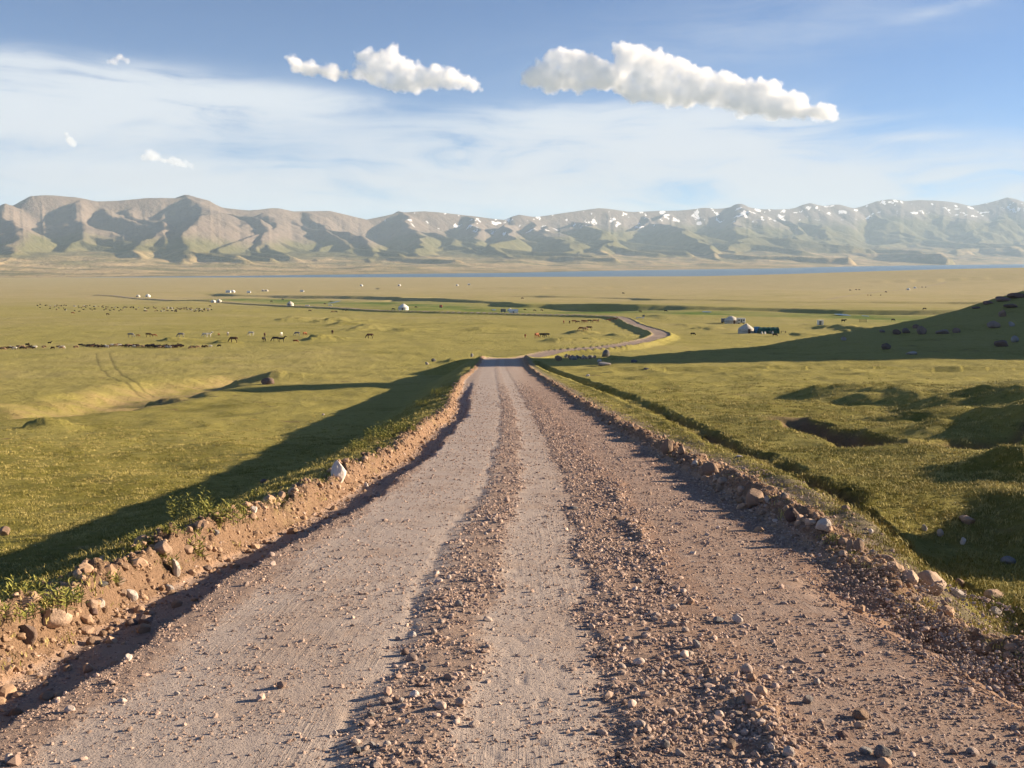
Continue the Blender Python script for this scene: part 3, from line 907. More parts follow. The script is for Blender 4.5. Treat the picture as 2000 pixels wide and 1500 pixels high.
def mat_mount():
    m, t, b = new_mat('mountain_slopes', 1.0, 0.05)
    P = t.node('ShaderNodeNewGeometry').outputs['Position']
    Nn = t.xyz(t.node('ShaderNodeNewGeometry').outputs['Normal'])[2]
    alt = t.attr('alt'); east = t.attr('east')
    n1 = t.noise(P, 0.0016, 5, 0.6)
    n2 = t.noise(P, 0.008, 6, 0.7)
    fan = t.mix(t.rng(t.noise(P, 0.0035, 6, 0.65), 0.38, 0.62), (0.20, 0.175, 0.080), (0.43, 0.32, 0.17))
    grass = t.mix(n1, (0.080, 0.088, 0.040), (0.19, 0.165, 0.075))
    scree = t.mix(n2, (0.115, 0.090, 0.072), (0.255, 0.205, 0.168))
    grey = t.mix(n2, (0.13, 0.12, 0.115), (0.27, 0.235, 0.215))
    top = t.mix(t.rng(east, 0.35, 0.7), scree, grey)
    a1 = t.math('ADD', alt, t.math('MULTIPLY', t.math('SUBTRACT', n1, 0.5), 0.5))
    c = t.mix(t.rng(a1, 0.20, 0.38), fan, grass)
    thr = t.rng(east, 0.2, 0.6, 0.0, 0.22)
    c = t.mix(t.rng(t.math('SUBTRACT', a1, thr), 0.42, 0.66), c, top)
    dk = t.rng(n2, 0.55, 0.72, 0.0, 0.35)
    c = t.mix(dk, c, (0.09, 0.08, 0.06))
    sn = t.rng(t.math('MULTIPLY', t.attr('snow'), t.rng(n2, 0.35, 0.5)), 0.25, 0.40)
    c = t.mix(sn, c, (0.85, 0.86, 0.88))
    t.put(b.inputs['Base Color'], c)
    bm = t.bump(n2, 0.8, 35.0)
    t.put(b.inputs['Normal'], bm)
    return m
mt = link('mountains', build_mountains(), mat_mount(), kind='structure')

# ------------------------------------------------------------------ haze
def box_mesh(name, lo, hi):
    V = np.array([(x, y, z) for z in (lo[2], hi[2]) for y in (lo[1], hi[1]) for x in (lo[0], hi[0])])
    F = np.array([(0, 2, 3, 1), (4, 5, 7, 6), (0, 1, 5, 4), (2, 6, 7, 3), (0, 4, 6, 2), (1, 3, 7, 5)])
    return mesh_np(name, V, F, smooth=False)
hm = bpy.data.materials.new('haze_air'); hm.use_nodes = True
ht = NT(hm.node_tree); ht.n.clear()
pv = ht.node('ShaderNodeVolumePrincipled')
pv.inputs['Color'].default_value = (0.58, 0.78, 1.0, 1)
pv.inputs['Density'].default_value = 4.0e-5
pv.inputs['Anisotropy'].default_value = 0.0
ho = ht.node('ShaderNodeOutputMaterial')
ht.l.new(pv.outputs[0], ho.inputs['Volume'])
link('haze', box_mesh('haze', (-27500, -27500, -180), (27500, 27500, 1300)), hm, kind='stuff', label='pale blue evening haze over the plain and mountains')
#PART2
# ------------------------------------------------------------------ rock shapes
def rock_mesh(name, seed, sub=2, sx=1.0, sy=0.85, sz=0.7, cuts=7, rough=0.10, mat=None):
    """a broken stone: ball cut by random planes, base at z = 0"""
    bm = bmesh.new()
    bmesh.ops.create_icosphere(bm, subdivisions=sub, radius=0.5)
    r = random.Random(seed)
    planes = []
    for i in range(cuts):
        n = Vector((r.gauss(0, 1), r.gauss(0, 1), r.gauss(0, 1))).normalized()
        planes.append((n, r.uniform(0.30, 0.43)))
    off = Vector((seed * 3.1, seed * 1.7, 0.4))
    for v in bm.verts:
        for n, d in planes:
            k = v.co.dot(n) - d
            if k > 0:
                v.co -= n * k * 0.92
        v.co *= 1 + rough * mnoise.noise(v.co * 3.1 + off) + rough * 0.5 * mnoise.noise(v.co * 8.0 + off)
        v.co.x *= sx; v.co.y *= sy; v.co.z *= sz
    zmin = min(v.co.z for v in bm.verts)
    w_ = max(v.co.x for v in bm.verts) - min(v.co.x for v in bm.verts)
    for v in bm.verts:
        v.co.z -= zmin; v.co *= 1.0 / w_
    me = bpy.data.meshes.new(name); bm.to_mesh(me); bm.free()
    for p in me.polygons:
        p.use_smooth = sub > 2
    if sub > 2:
        me.set_sharp_from_angle(angle=math.radians(32))
    if mat:
        me.materials.append(mat)
    return me

def instancer(name, P, ROT, SCL, PICK, protos, kind='stuff', label=None):
    """one object whose points carry copies of a few small meshes (loose stones, turf)"""
    me = bpy.data.meshes.new(name)
    me.vertices.add(len(P))
    me.vertices.foreach_set('co', np.ascontiguousarray(P, dtype=np.float32).ravel())
    for nm, v, ty in (('rot', ROT, 'FLOAT_VECTOR'), ('scl', SCL, 'FLOAT_VECTOR')):
        a_ = me.attributes.new(nm, ty, 'POINT')
        a_.data.foreach_set('vector', np.ascontiguousarray(v, dtype=np.float32).ravel())
    a_ = me.attributes.new('pick', 'INT', 'POINT')
    a_.data.foreach_set('value', np.ascontiguousarray(PICK, dtype=np.int32))
    o = link(name, me, kind=kind, label=label)
    pc = bpy.data.collections.new(name + '_shapes')
    for i, pm in enumerate(protos):
        po = bpy.data.objects.new('%s_shape_%02d' % (name, i), pm)
        pc.objects.link(po)
    ng = bpy.data.node_groups.new(name + '_scatter', 'GeometryNodeTree')
    ng.interface.new_socket('Geometry', in_out='INPUT', socket_type='NodeSocketGeometry')
    ng.interface.new_socket('Geometry', in_out='OUTPUT', socket_type='NodeSocketGeometry')
    gi = ng.nodes.new('NodeGroupInput'); go = ng.nodes.new('NodeGroupOutput')
    ip = ng.nodes.new('GeometryNodeInstanceOnPoints')
    ci = ng.nodes.new('GeometryNodeCollectionInfo')
    ci.inputs['Collection'].default_value = pc
    ci.inputs['Separate Children'].default_value = True
    ci.inputs['Reset Children'].default_value = True
    def na(nm, ty):
        nd = ng.nodes.new('GeometryNodeInputNamedAttribute'); nd.data_type = ty
        nd.inputs['Name'].default_value = nm
        return nd.outputs['Attribute']
    L = ng.links
    L.new(gi.outputs[0], ip.inputs['Points'])
    L.new(ci.outputs[0], ip.inputs['Instance'])
    ip.inputs['Pick Instance'].default_value = True
    L.new(na('pick', 'INT'), ip.inputs['Instance Index'])
    e2r = ng.nodes.new('FunctionNodeEulerToRotation')
    L.new(na('rot', 'FLOAT_VECTOR'), e2r.inputs[0])
    L.new(e2r.outputs[0], ip.inputs['Rotation'])
    L.new(na('scl', 'FLOAT_VECTOR'), ip.inputs['Scale'])
    L.new(ip.outputs[0], go.inputs[0])
    md = o.modifiers.new('scatter', 'NODES'); md.node_group = ng
    return o

# ------------------------------------------------------------------ gravel lying on the road and its banks
def scatter_gravel():
    protos = [rock_mesh('chip', 100 + i, 1, 1.0, random.uniform(.6, .95), random.uniform(.45, .75), 6, 0.12, M_PEB) for i in range(8)]
    N = 620000
    u = rng.random(N)
    a_, b_ = 2.4, 75.0
    k = 0.35
    y = (a_ ** -k + u * (b_ ** -k - a_ ** -k)) ** (-1 / k)
    t = rng.uniform(-3.3, 4.3, N)
    x = t + xc(y)
    vis = np.abs(x) < 0.56 * y + 1.2
    x = x[vis]; y = y[vis]; t = t[vis]
    z, M = ground_near(x, y)
    clump = fbm(x / 0.35, y / 0.35, 3, 131)
    big = fbm(x / 1.3, y / 2.2, 2, 132)
    wgt = 0.16 + 0.52 * M['wind'] * (1 + 0.25 * (t > 0)) + 0.10 * M['smooth'] + 0.38 * (M['road'] * (1 - M['smooth']) * (1 - M['wind'])) + 0.20 * M['soil'] + 0.40 * M['strip']
    wgt *= np.clip(0.75 + 1.5 * clump + 0.6 * big, 0.08, 2)
    wgt = np.where((M['road'] < .1) & (M['soil'] < .1) & (M['strip'] < .1), wgt * 0.25, wgt)
    wgt = wgt * sst(75, 42, y)
    far_t = t > 2.9
    z[far_t] = gz_fn(x[far_t], y[far_t])
    keep = rng.random(len(x)) < wgt * 0.85
    x, y, z = x[keep], y[keep], z[keep]
    wind = M['wind'][keep]; right = sst(0.2, 1.2, t[keep]) * M['road'][keep]; soil = M['soil'][keep]
    n = len(x)
    size = np.exp(rng.normal(math.log(0.0062), 0.50, n)) * (1 + y / 13.0) * (1 + 0.45 * wind + 0.25 * right + 0.1 * soil)
    rare = rng.random(n) < 0.012
    size = np.where(rare, size * rng.uniform(1.6, 2.6, n), size)
    size = np.clip(size, 0.004, 0.07)
    P = np.stack([x, y, z + EYE - 0.18 * size], 1)
    ROT = np.stack([rng.normal(0, .3, n), rng.normal(0, .3, n), rng.uniform(0, 6.28, n)], 1)
    SCL = np.stack([size, size * rng.uniform(.75, 1.1, n), size * rng.uniform(.7, 1.15, n)], 1)
    instancer('loose_gravel', P, ROT, SCL, rng.integers(0, 8, n), protos, label='loose gravel chips strewn over the dirt road and its banks')
    return n
print('gravel', scatter_gravel())

# clods of dug soil on the two banks
def scatter_clods():
    msoil = mat_stone('soil_clod', (0.24, 0.155, 0.10), (0.36, 0.25, 0.175), 40, bump=0.006)
    protos = [rock_mesh('clod', 300 + i, 2, 1.0, .9, .7, 3, 0.30, msoil) for i in range(5)]
    n = 12000
    y = (2.6 ** -0.5 + rng.random(n) * (70 ** -0.5 - 2.6 ** -0.5)) ** -2.0
    side = rng.random(n) < 0.55
    le = -2.78 + 0.14 * perlin(y / 5.0, 0 * y + 3.3, 61) + np.interp(y, [0, 8, 20, 40, 60, 80, 110], [-0.50, -0.42, -0.20, -0.16, -0.5, -0.45, 0.1])
    t = np.where(side, le - 0.22 + rng.normal(0, .24, n), 2.95 + rng.normal(0, .20, n))
    x = t + xc(y)
    z = gz_fn(x, y)
    size = np.clip(np.exp(rng.normal(math.log(0.021), 0.65, n)) * (1 + y / 30), 0.01, 0.16)
    P = np.stack([x, y, z + EYE - 0.2 * size], 1)
    ROT = np.stack([rng.normal(0, .4, n), rng.normal(0, .4, n), rng.uniform(0, 6.28, n)], 1)
    instancer('soil_rubble', P, ROT, np.stack([size] * 3, 1), rng.integers(0, 5, n), protos, label='crumbled reddish soil clods along the graded road banks')
scatter_clods()

# ------------------------------------------------------------------ turf
def mat_blade():
    m, t, b = new_mat('grass_blade', 0.75, 0.2)
    oi = t.node('ShaderNodeObjectInfo').outputs['Random']
    P = t.node('ShaderNodeNewGeometry').outputs['Position']
    n = t.noise(P, 0.5, 3, 0.6)
    c = t.mix(t.rng(t.math('ADD', oi, t.math('MULTIPLY', t.math('SUBTRACT', n, .5), 2.2)), 0.10, 1.0, smooth=False), (0.212, 0.192, 0.040), (0.52, 0.43, 0.165))
    t.put(b.inputs['Base Color'], c)
    return m
M_BLADE = mat_blade()
def tuft_mesh(name, seed, n, h, spread, wide):
    r = random.Random(seed)
    V = []; F = []
    for i in range(n):
        a_ = r.uniform(0, 6.283); d = r.uniform(0, spread)
        bx, by = d * math.cos(a_), d * math.sin(a_)
        lean = r.uniform(0.1, 0.9); la = r.uniform(0, 6.283); hh = h * r.uniform(0.5, 1.1); ww = wide * r.uniform(.7, 1.3)
        fx, fy = math.cos(la), math.sin(la); sx_, sy_ = -fy * ww, fx * ww
        k = len(V)
        V += [(bx - sx_, by - sy_, -0.01), (bx + sx_, by + sy_, -0.01),
              (bx + fx * lean * hh * .35 + sx_ * .7, by + fy * lean * hh * .35 + sy_ * .7, hh * .6), (bx + fx * lean * hh * .35 - sx_ * .7, by + fy * lean * hh * .35 - sy_ * .7, hh * .6),
              (bx + fx * lean * hh, by + fy * lean * hh, hh)]
        F += [(k, k + 1, k + 2, k + 3), (k + 3, k + 2, k + 4)]
    me = bpy.data.meshes.new(name); me.from_pydata(V, [], F); me.materials.append(M_BLADE)
    return me
def scatter_grass():
    protos = [tuft_mesh('turf', 400 + i, 18, 0.034, 0.085, 0.0030) for i in range(5)] + [tuft_mesh('tall_turf', 420 + i, 9, 0.12, 0.05, 0.0028) for i in range(3)]
    N = 230000
    k = 0.15
    a_, b_ = 3.0, 75.0
    y = (a_ ** -k + rng.random(N) * (b_ ** -k - a_ ** -k)) ** (-1 / k)
    u = rng.uniform(-0.56, 0.56, N)
    x = u * y * 1.0
    z, M = ground(x, y)
    cl = fbm(x / 1.6, y / 1.6, 4, 141)
    w_ = (1 - np.clip(M['road'] * 3, 0, 1)) * (1 - 0.93 * M['soil']) * (1 - 0.75 * M['strip']) * (1 - np.clip(1.3 * M['bare'], 0, 1)) * (1 - .8 * M['tan'])
    w_ *= np.clip(0.55 + 1.5 * cl, 0.12, 1)
    w_ = np.where(np.abs(x - xc(y)) < 2.6, 0, w_)
    w_ *= sst(76, 48, y) * 0.62
    keep = rng.random(N) < w_
    x, y, z = x[keep], y[keep], z[keep]
    n = len(x)
    s_ = (0.75 + y / 40.0) * rng.uniform(.6, 1.3, n)
    tall = rng.random(n) < 0.035
    pick = np.where(tall, 5 + rng.integers(0, 3, n), rng.integers(0, 5, n))
    P = np.stack([x, y, z + EYE], 1)
    ROT = np.stack([np.zeros(n), np.zeros(n), rng.uniform(0, 6.28, n)], 1)
    SCL = np.stack([s_ * 1.25, s_ * 1.25, np.where(tall, 0.8, 1.0) * s_ * 0.85], 1)
    instancer('grass', P, ROT, SCL, pick, protos, label='short tufted meadow grass on both sides of the road')
    return n
print('grass', scatter_grass())

# ------------------------------------------------------------------ individual stones and boulders
ROCKS = {}
for nm, mt_ in (('sandy', M_ROCK), ('pale', M_PALE), ('red', M_DARKROCK), ('grey', M_GREYROCK)):
    ROCKS[nm] = [rock_mesh('rock_' + nm, 500 + i * 7 + len(nm), 4 if nm != 'grey' else 3, 1.0, random.uniform(.75, 1.0), random.uniform(.6, .8), 9, 0.09, mt_) for i in range(6)]
def put_rocks(rows, name='rock', cat='rock', group=None):
    pts = up([(r[0], r[1]) for r in rows])
    for (px, py, wpx, hpx, kind, label), p in zip(rows, pts):
        k = math.hypot(p[0], p[1]) / FPX
        me = random.choice(ROCKS[kind])
        o = link(name, me, loc=(p[0], p[1], p[2]), label=label, cat=cat, group=group)
        zs = max(v.co.z for v in me.vertices)
        wd = wpx * k; ht_ = hpx * k
        o.scale = (wd, wd * random.uniform(.8, 1.05), ht_ / zs * 1.25)
        o.location.z -= ht_ * 0.22
        o.rotation_euler = (random.uniform(-.12, .12), random.uniform(-.12, .12), random.uniform(-.5, .5) + random.choice((0, math.pi)))
        o.rotation_euler[2] = random.uniform(-0.4, 0.4)

left_bank = [
 (664, 940, 30, 40, 'pale', 'pale upright stone standing on the left roadside bank'),
 (104, 1219, 64, 30, 'sandy', 'long orange-tan boulder on the left bank below the yellow-green weeds'),
 (56, 1255, 38, 34, 'red', 'round dark reddish stone on the left bank just below the long tan boulder'),
 (8, 1046, 22, 16, 'sandy', 'tan rock in the shaded grass cut by the left picture edge'),
 (181, 1187, 22, 16, 'sandy', 'brown stone on the left bank right of the leafy weeds, darker one of a pair'),
 (198, 1184, 14, 16, 'pale', 'thin pale stone leaning beside the brown one on the left bank'),
 (259, 1170, 26, 20, 'pale', 'pale cream block set in the left bank face'),
 (240, 1164, 16, 12, 'sandy', 'small tan stone tucked left of the pale cream block in the bank'),
 (137, 1170, 24, 16, 'pale', 'pale stone poking out of the weeds above the long tan boulder'),
 (150, 1177, 20, 15, 'sandy', 'tan stone between the weeds and the pale stone on the left bank'),
 (344, 1122, 18, 32, 'pale', 'tall cream wedge of stone sunk in the left bank'),
 (331, 1153, 17, 12, 'grey', 'grey-brown round stone at the foot of the left bank under the cream wedge'),
 (284, 1217, 26, 17, 'red', 'reddish block lying in the shaded road edge on the left'),
 (256, 1222, 24, 12, 'red', 'low flat reddish stone left of the block in the shaded road edge'),
 (183, 1258, 28, 14, 'sandy', 'flat tan stone half buried where the left bank meets the shade'),
 (170, 1236, 26, 12, 'sandy', 'tan lump in the sunlit face of the left bank'),
 (183, 1200, 16, 12, 'red', 'small rusty stone in the sunlit bank face'),
 (93, 1364, 26, 13, 'sandy', 'low tan stone lying in the shaded gutter at lower left'),
 (173, 1311, 20, 17, 'sandy', 'knobbly tan clod at the sunlit edge of the gutter'),
 (250, 1290, 14, 14, 'pale', 'small cream stone standing on the gravel beside the gutter'),
 (200, 1144, 20, 9, 'grey', 'flat grey slab on top of the left bank'),
 (232, 1141, 26, 12, 'sandy', 'brown clod beside the flat grey slab on top of the bank'),
 (346, 1357, 12, 7, 'pale', 'lone whitish pebble on the smooth left wheel track'),
 (405, 1114, 16, 10, 'red', 'dark red stone in the shade at the bank foot beyond the cream wedge'),
 (315, 1082, 34, 24, 'sandy', 'big rusty clod crowning the left bank beyond the cream wedge'),
 (368, 1080, 20, 15, 'sandy', 'tan block on the left bank right of the big rusty clod'),
 (497, 1000, 13, 12, 'pale', 'pale stone on the left bank past the large thistle clump'),
 (420, 1044, 18, 10, 'grey', 'grey stones showing under the large thistle clump'),
 (715, 953, 10, 12, 'pale', 'small pointed pale stone on the gravel right of the upright stone'),
 (517, 944, 17, 9, 'red', 'brown rock in the dark grass slope left of the bank'),
 (524, 750, 26, 12, 'red', 'rounded brown boulder alone on the sunlit meadow near the gully'),
 (632, 811, 6, 4, 'pale', 'tiny pale rock on the sunlit meadow left of the road shadow'),
 (846, 706, 9, 6, 'grey', 'grey rock of the little heap left of the crest'),
 (834, 712, 7, 5, 'pale', 'pale rock below the little heap left of the crest'),
 (921, 697, 6, 7, 'grey', 'rock standing on the left bank where the road tops the crest'),
]
right_bank = [
 (1301, 887, 24, 30, 'sandy', 'tall brown block at the far end of the right bank stones'),
 (1297, 857, 8, 9, 'sandy', 'small brown stone behind the tall brown block'),
 (1319, 891, 14, 10, 'sandy', 'low brown stone touching the tall block on its right'),
 (1331, 886, 15, 16, 'sandy', 'pointed brown stone second right of the tall block'),
 (1345, 899, 16, 10, 'red', 'dark rough clod behind the pointed brown stone'),
 (1356, 909, 13, 10, 'pale', 'pale angular stone beyond the wide brown boulder'),
 (1385, 929, 38, 26, 'sandy', 'wide brown boulder on the right bank with small stones around'),
 (1400, 936, 16, 9, 'sandy', 'small stone at the right foot of the wide brown boulder'),
 (1413, 943, 28, 11, 'sandy', 'flat slab in front of the wide brown boulder'),
 (1447, 962, 16, 13, 'sandy', 'rough tan stone between the flat slab and the upright block'),
 (1476, 987, 36, 32, 'sandy', 'squarish upright block midway along the right bank'),
 (1499, 981, 11, 13, 'pale', 'thin pale stone leaning right of the squarish block'),
 (1533, 970, 13, 8, 'grey', 'grey stone lying in the grass behind the right bank'),
 (1547, 1016, 28, 24, 'red', 'dark pointed rock on the right bank followed by three rounder ones'),
 (1563, 1018, 18, 13, 'sandy', 'rounded stone right of the dark pointed rock'),
 (1583, 1024, 22, 11, 'sandy', 'low brown stone between two rounder stones'),
 (1607, 1034, 28, 21, 'pale', 'pale rounded boulder ending the row after the pointed rock'),
 (1515, 1016, 14, 8, 'sandy', 'small tan stone in the loose soil before the dark pointed rock'),
 (1651, 996, 17, 9, 'sandy', 'flat brown stone out on the right grass strip'),
 (1633, 1052, 10, 11, 'sandy', 'slim stone in the soil before the twin rocks'),
 (1648, 1064, 20, 15, 'sandy', 'rounded stone left of the twin upright rocks'),
 (1659, 1076, 16, 22, 'sandy', 'left one of the twin upright rocks'),
 (1675, 1080, 22, 26, 'sandy', 'right one of the twin upright rocks'),
 (1645, 1086, 18, 12, 'sandy', 'low stone at the foot of the twin upright rocks'),
 (1681, 1060, 15, 9, 'grey', 'grey stone in the grass behind the twin rocks'),
 (1704, 1083, 14, 9, 'grey', 'grey stone in the grass right of the twin rocks'),
 (1760, 1122, 34, 13, 'sandy', 'long low stone behind the two largest right-hand boulders'),
 (1775, 1141, 36, 26, 'sandy', 'mossy brown boulder touching the biggest boulder on its left'),
 (1817, 1154, 56, 38, 'sandy', 'biggest rounded boulder on the right bank'),
 (1875, 1147, 17, 17, 'sandy', 'upright tan stone right of the biggest boulder'),
 (1868, 1166, 30, 16, 'pale', 'pale broken stone in front of the upright tan stone'),
 (1941, 1168, 34, 16, 'sandy', 'flat wedge of brown stone in the grass near the right edge'),
 (1945, 1202, 22, 16, 'pale', 'whitish stone in the grass below the flat wedge'),
 (1972, 1288, 22, 15, 'sandy', 'round tan stone at the road edge far right'),
 (1700, 1042, 11, 9, 'pale', 'small pale rock on the ditch edge'), (1888, 1022, 26, 14, 'sandy', 'tan rock beside the shaded gully on the right'),
 (1805, 1036, 10, 12, 'pale', 'pale stone on the near lip of the ditch'), (1836, 1047, 12, 13, 'pale', 'whitish stone sitting in the ditch bottom'),
 (1880, 1063, 10, 13, 'pale', 'light grey stone leaning in the ditch further down'), (1966, 1100, 26, 12, 'grey', 'grey rock in the ditch at the right edge'),
 (1443, 893, 14, 4, 'pale', 'thin pale slab lying across the ditch gap'),
]
road_stones = [
 (1348, 1180, 16, 14, 'sandy', 'tan stone with a long shadow on the right half of the road'),
 (1247, 1138, 18, 9, 'grey', 'grey-blue stone in the coarse gravel beyond the tan one'),
 (1441, 1217, 22, 17, 'pale', 'pale stone beside the dark rut in the right lane'), (1404, 1214, 22, 10, 'grey', 'flat grey stone left of the pale stone by the rut'),
 (1360, 1264, 18, 16, 'grey', 'angular grey stone in the coarse gravel right of the middle track'),
 (1488, 1357, 24, 18, 'sandy', 'brown stone casting a long shadow near the right-hand tyre print'), (1469, 1330, 18, 15, 'sandy', 'round tan stone just above the brown one'),
 (1381, 1318, 18, 14, 'sandy', 'tan stone in the coarse gravel, upper one of two'), (1398, 1338, 16, 15, 'sandy', 'tan stone in the coarse gravel, lower one of two'),
 (1429, 1460, 18, 18, 'sandy', 'egg-shaped tan stone near the bottom right of the middle gravel'), (1477, 1404, 18, 16, 'sandy', 'brown lump amid gravel above the egg-shaped stone'),
 (1301, 1460, 20, 18, 'grey', 'grey stone near the bottom of the coarse gravel'), (1207, 1478, 16, 13, 'sandy', 'brown pebble at the bottom edge right of the middle track'),
 (1291, 1318, 14, 9, 'pale', 'cream pebble in the gravel right of the middle track'), (1252, 1335, 14, 10, 'pale', 'pale flat pebble left of the cream pebble'),
 (1597, 1337, 14, 13, 'pale', 'pale stone on the soil ridge in the right lane'), (1577, 1372, 22, 16, 'grey', 'blue-grey stone with a dark shadow in the right lane'),
 (1681, 1401, 32, 16, 'sandy', 'flat brown stone in the right lane, larger of two'), (1679, 1421, 26, 12, 'sandy', 'low brown stone just below the flat one'),
 (1647, 1440, 24, 12, 'red', 'dark brown hump in the right lane'), (1727, 1479, 34, 24, 'grey', 'grey streaked stone near the bottom right'), (1690, 1470, 26, 12, 'grey', 'low grey slab touching the streaked stone'),
 (1727, 1499, 28, 20, 'sandy', 'pinkish stone below the grey streaked stone'), (1540, 1476, 24, 18, 'pale', 'cream stone near the bottom right tyre print'),
 (1505, 1464, 15, 14, 'pale', 'cream pebble left of the cream stone'), (1895, 1470, 16, 10, 'grey', 'small grey stone in the far right lane'), (1940, 1497, 20, 12, 'grey', 'grey stone cut off by the bottom right corner'),
 (805, 1245, 17, 12, 'pale', 'cream stone at the top of the left windrow'), (896, 1184, 15, 13, 'grey', 'pointed grey stone where the windrow meets the middle track'),
 (828, 1310, 17, 13, 'grey', 'dark blue-grey stone in the left windrow'), (809, 1361, 22, 13, 'pale', 'tilted pale slab in the left windrow'), (784, 1371, 11, 10, 'pale', 'cream round pebble beside the tilted slab'),
 (796, 1413, 12, 10, 'pale', 'greenish-cream pebble below the tilted slab'), (724, 1398, 15, 9, 'grey', 'grey pebble at the left side of the windrow'), (756, 1457, 17, 11, 'pale', 'cream chip near the bottom of the windrow'),
 (727, 1459, 13, 12, 'grey', 'grey pebble left of the cream chip'), (697, 1470, 17, 12, 'grey', 'bluish stone at the lower left of the windrow'), (780, 1472, 13, 11, 'sandy', 'tan pebble at the bottom right of the windrow'),
 (792, 1277, 17, 11, 'red', 'dark brown stone half sunk in the windrow'), (655, 1436, 10, 12, 'pale', 'thin cream chip standing on edge in the windrow'), (1118, 995, 24, 7, 'grey', 'flat grey stone on the road far ahead in the middle'),
 (1293, 1140, 12, 8, 'red', 'dark red pebble right of the grey-blue stone'),
]
far_rocks = [
 (1183, 697, 15, 14, 'grey', 'tall rounded grey rock standing beside the far bend of the road'),
 (1091, 704, 14, 10, 'sandy', 'squat brown boulder left of the pile of rubble'),
 (1180, 714, 26, 7, 'grey', 'long pale grey rock in the hill shade below the standing rock'),
 (1172, 707, 10, 6, 'pale', 'small white rock in the hill shade below the standing rock'),
 (1238, 708, 13, 6, 'grey', 'grey rock in the shade right of the standing rock'), (1262, 722, 10, 4, 'grey', 'low grey rock near the lower edge of the hill shade'),
 (1148, 735, 8, 4, 'pale', 'white stone in the shade above the ditch'),
 (1731, 682, 18, 11, 'red', 'flat-topped rock low on the shaded hillside'), (1751, 653, 15, 9, 'red', 'dark rock, leftmost of the hillside group'), (1769, 650, 14, 9, 'red', 'reddish rock second in the hillside group'),
 (1801, 653, 17, 15, 'red', 'tall red rock in the middle of the hillside group'), (1842, 652, 24, 8, 'red', 'long low red rock right of the tall one'), (1867, 650, 14, 9, 'red', 'rock at the right end of the hillside group'),
 (1789, 641, 12, 7, 'red', 'rock just above the tall red one'), (1942, 639, 22, 11, 'red', 'dark craggy rock high on the shaded hillside'), (1958, 618, 14, 12, 'red', 'leaning rock under the dark outcrop'),
 (1976, 637, 10, 8, 'grey', 'grey rock near the right edge under the outcrop'), (1983, 668, 14, 11, 'grey', 'grey rock at the right edge lower on the hillside'), (1956, 676, 24, 11, 'red', 'broad reddish rock low at the right of the hillside'),
 (1648, 665, 10, 7, 'grey', 'small grey rock low on the hill slope'), (1723, 649, 10, 5, 'red', 'small rock on the upper slope line'), (1780, 692, 20, 5, 'grey', 'low flat rock near the foot of the slope'),
 (1928, 594, 18, 6, 'red', 'crag on the hill skyline'), (1906, 602, 14, 3, 'red', 'low crag left of the skyline crag'), (1958, 588, 26, 8, 'red', 'large dark crag of the skyline outcrop'), (1985, 582, 30, 9, 'red', 'topmost dark crag at the right picture edge'),
 (1975, 600, 24, 6, 'red', 'dark ledge under the topmost crag'),
]
for grp, rows in (('stones along the left bank', left_bank), ('stones along the right bank', right_bank), ('larger stones lying on the road', road_stones), ('rocks on the hillside and beyond the crest', far_rocks)):
    nm = 'stone' if 'road' in grp else 'rock'
    put_rocks(rows, nm, 'stone' if nm == 'stone' else 'rock', grp)
heap = []
for i in range(22):
    px = 1104 + 58 * random.random(); py = 696 + 7 * random.random() * (1 - abs(px - 1133) / 45) + 2
    heap.append((px, py, random.uniform(5, 10), random.uniform(4, 8), random.choice(('grey', 'pale', 'grey', 'sandy')), 'grey and white rock in the rubble pile beside the crest'))
put_rocks(heap, 'rubble_rock', 'rock', 'rocks of the rubble pile beside the crest')

# smaller loose stones, each its own object, in the strips where they gather
def loose_stones():
    zones = [(-0.9, -0.3, 90, 'small loose stone among the gravel ridge left of the middle track'), (0.25, 1.15, 110, 'small loose stone in the coarse gravel right of the middle track'),
             (1.2, 2.7, 60, 'small stone scattered over the reddish right lane'), (-2.7, -2.1, 25, 'small stone at the shaded left edge of the road')]
    for a_, b_, n, lab in zones:
        for i in range(n):
            y = (3.0 ** -0.9 + random.random() * (14 ** -0.9 - 3.0 ** -0.9)) ** (-1 / 0.9)
            t = random.uniform(a_, b_)
            x = t + float(xc(y))
            z = float(gz(x, y)[0]) + EYE
            s_ = random.uniform(0.022, 0.055) * (1 + y / 20)
            o = link('loose_stone', random.choice(PEB), loc=(x, y, z - 0.15 * s_), label=lab, cat='stone', group='small loose stones on the road')
            o.scale = (s_, s_ * random.uniform(.7, 1), s_ * random.uniform(.7, 1.1))
            o.rotation_euler = (random.uniform(-.3, .3), random.uniform(-.3, .3), random.uniform(0, 6.28))
M_LOOSE = mat_stone('road_stone', (0.30, 0.23, 0.20), (0.46, 0.38, 0.33), 8, bump=0.01)
PEB = [rock_mesh('loose_stone', 700 + i, 3, 1.0, random.uniform(.7, 1), random.uniform(.5, .8), 8, 0.10, M_LOOSE) for i in range(8)]
loose_stones()
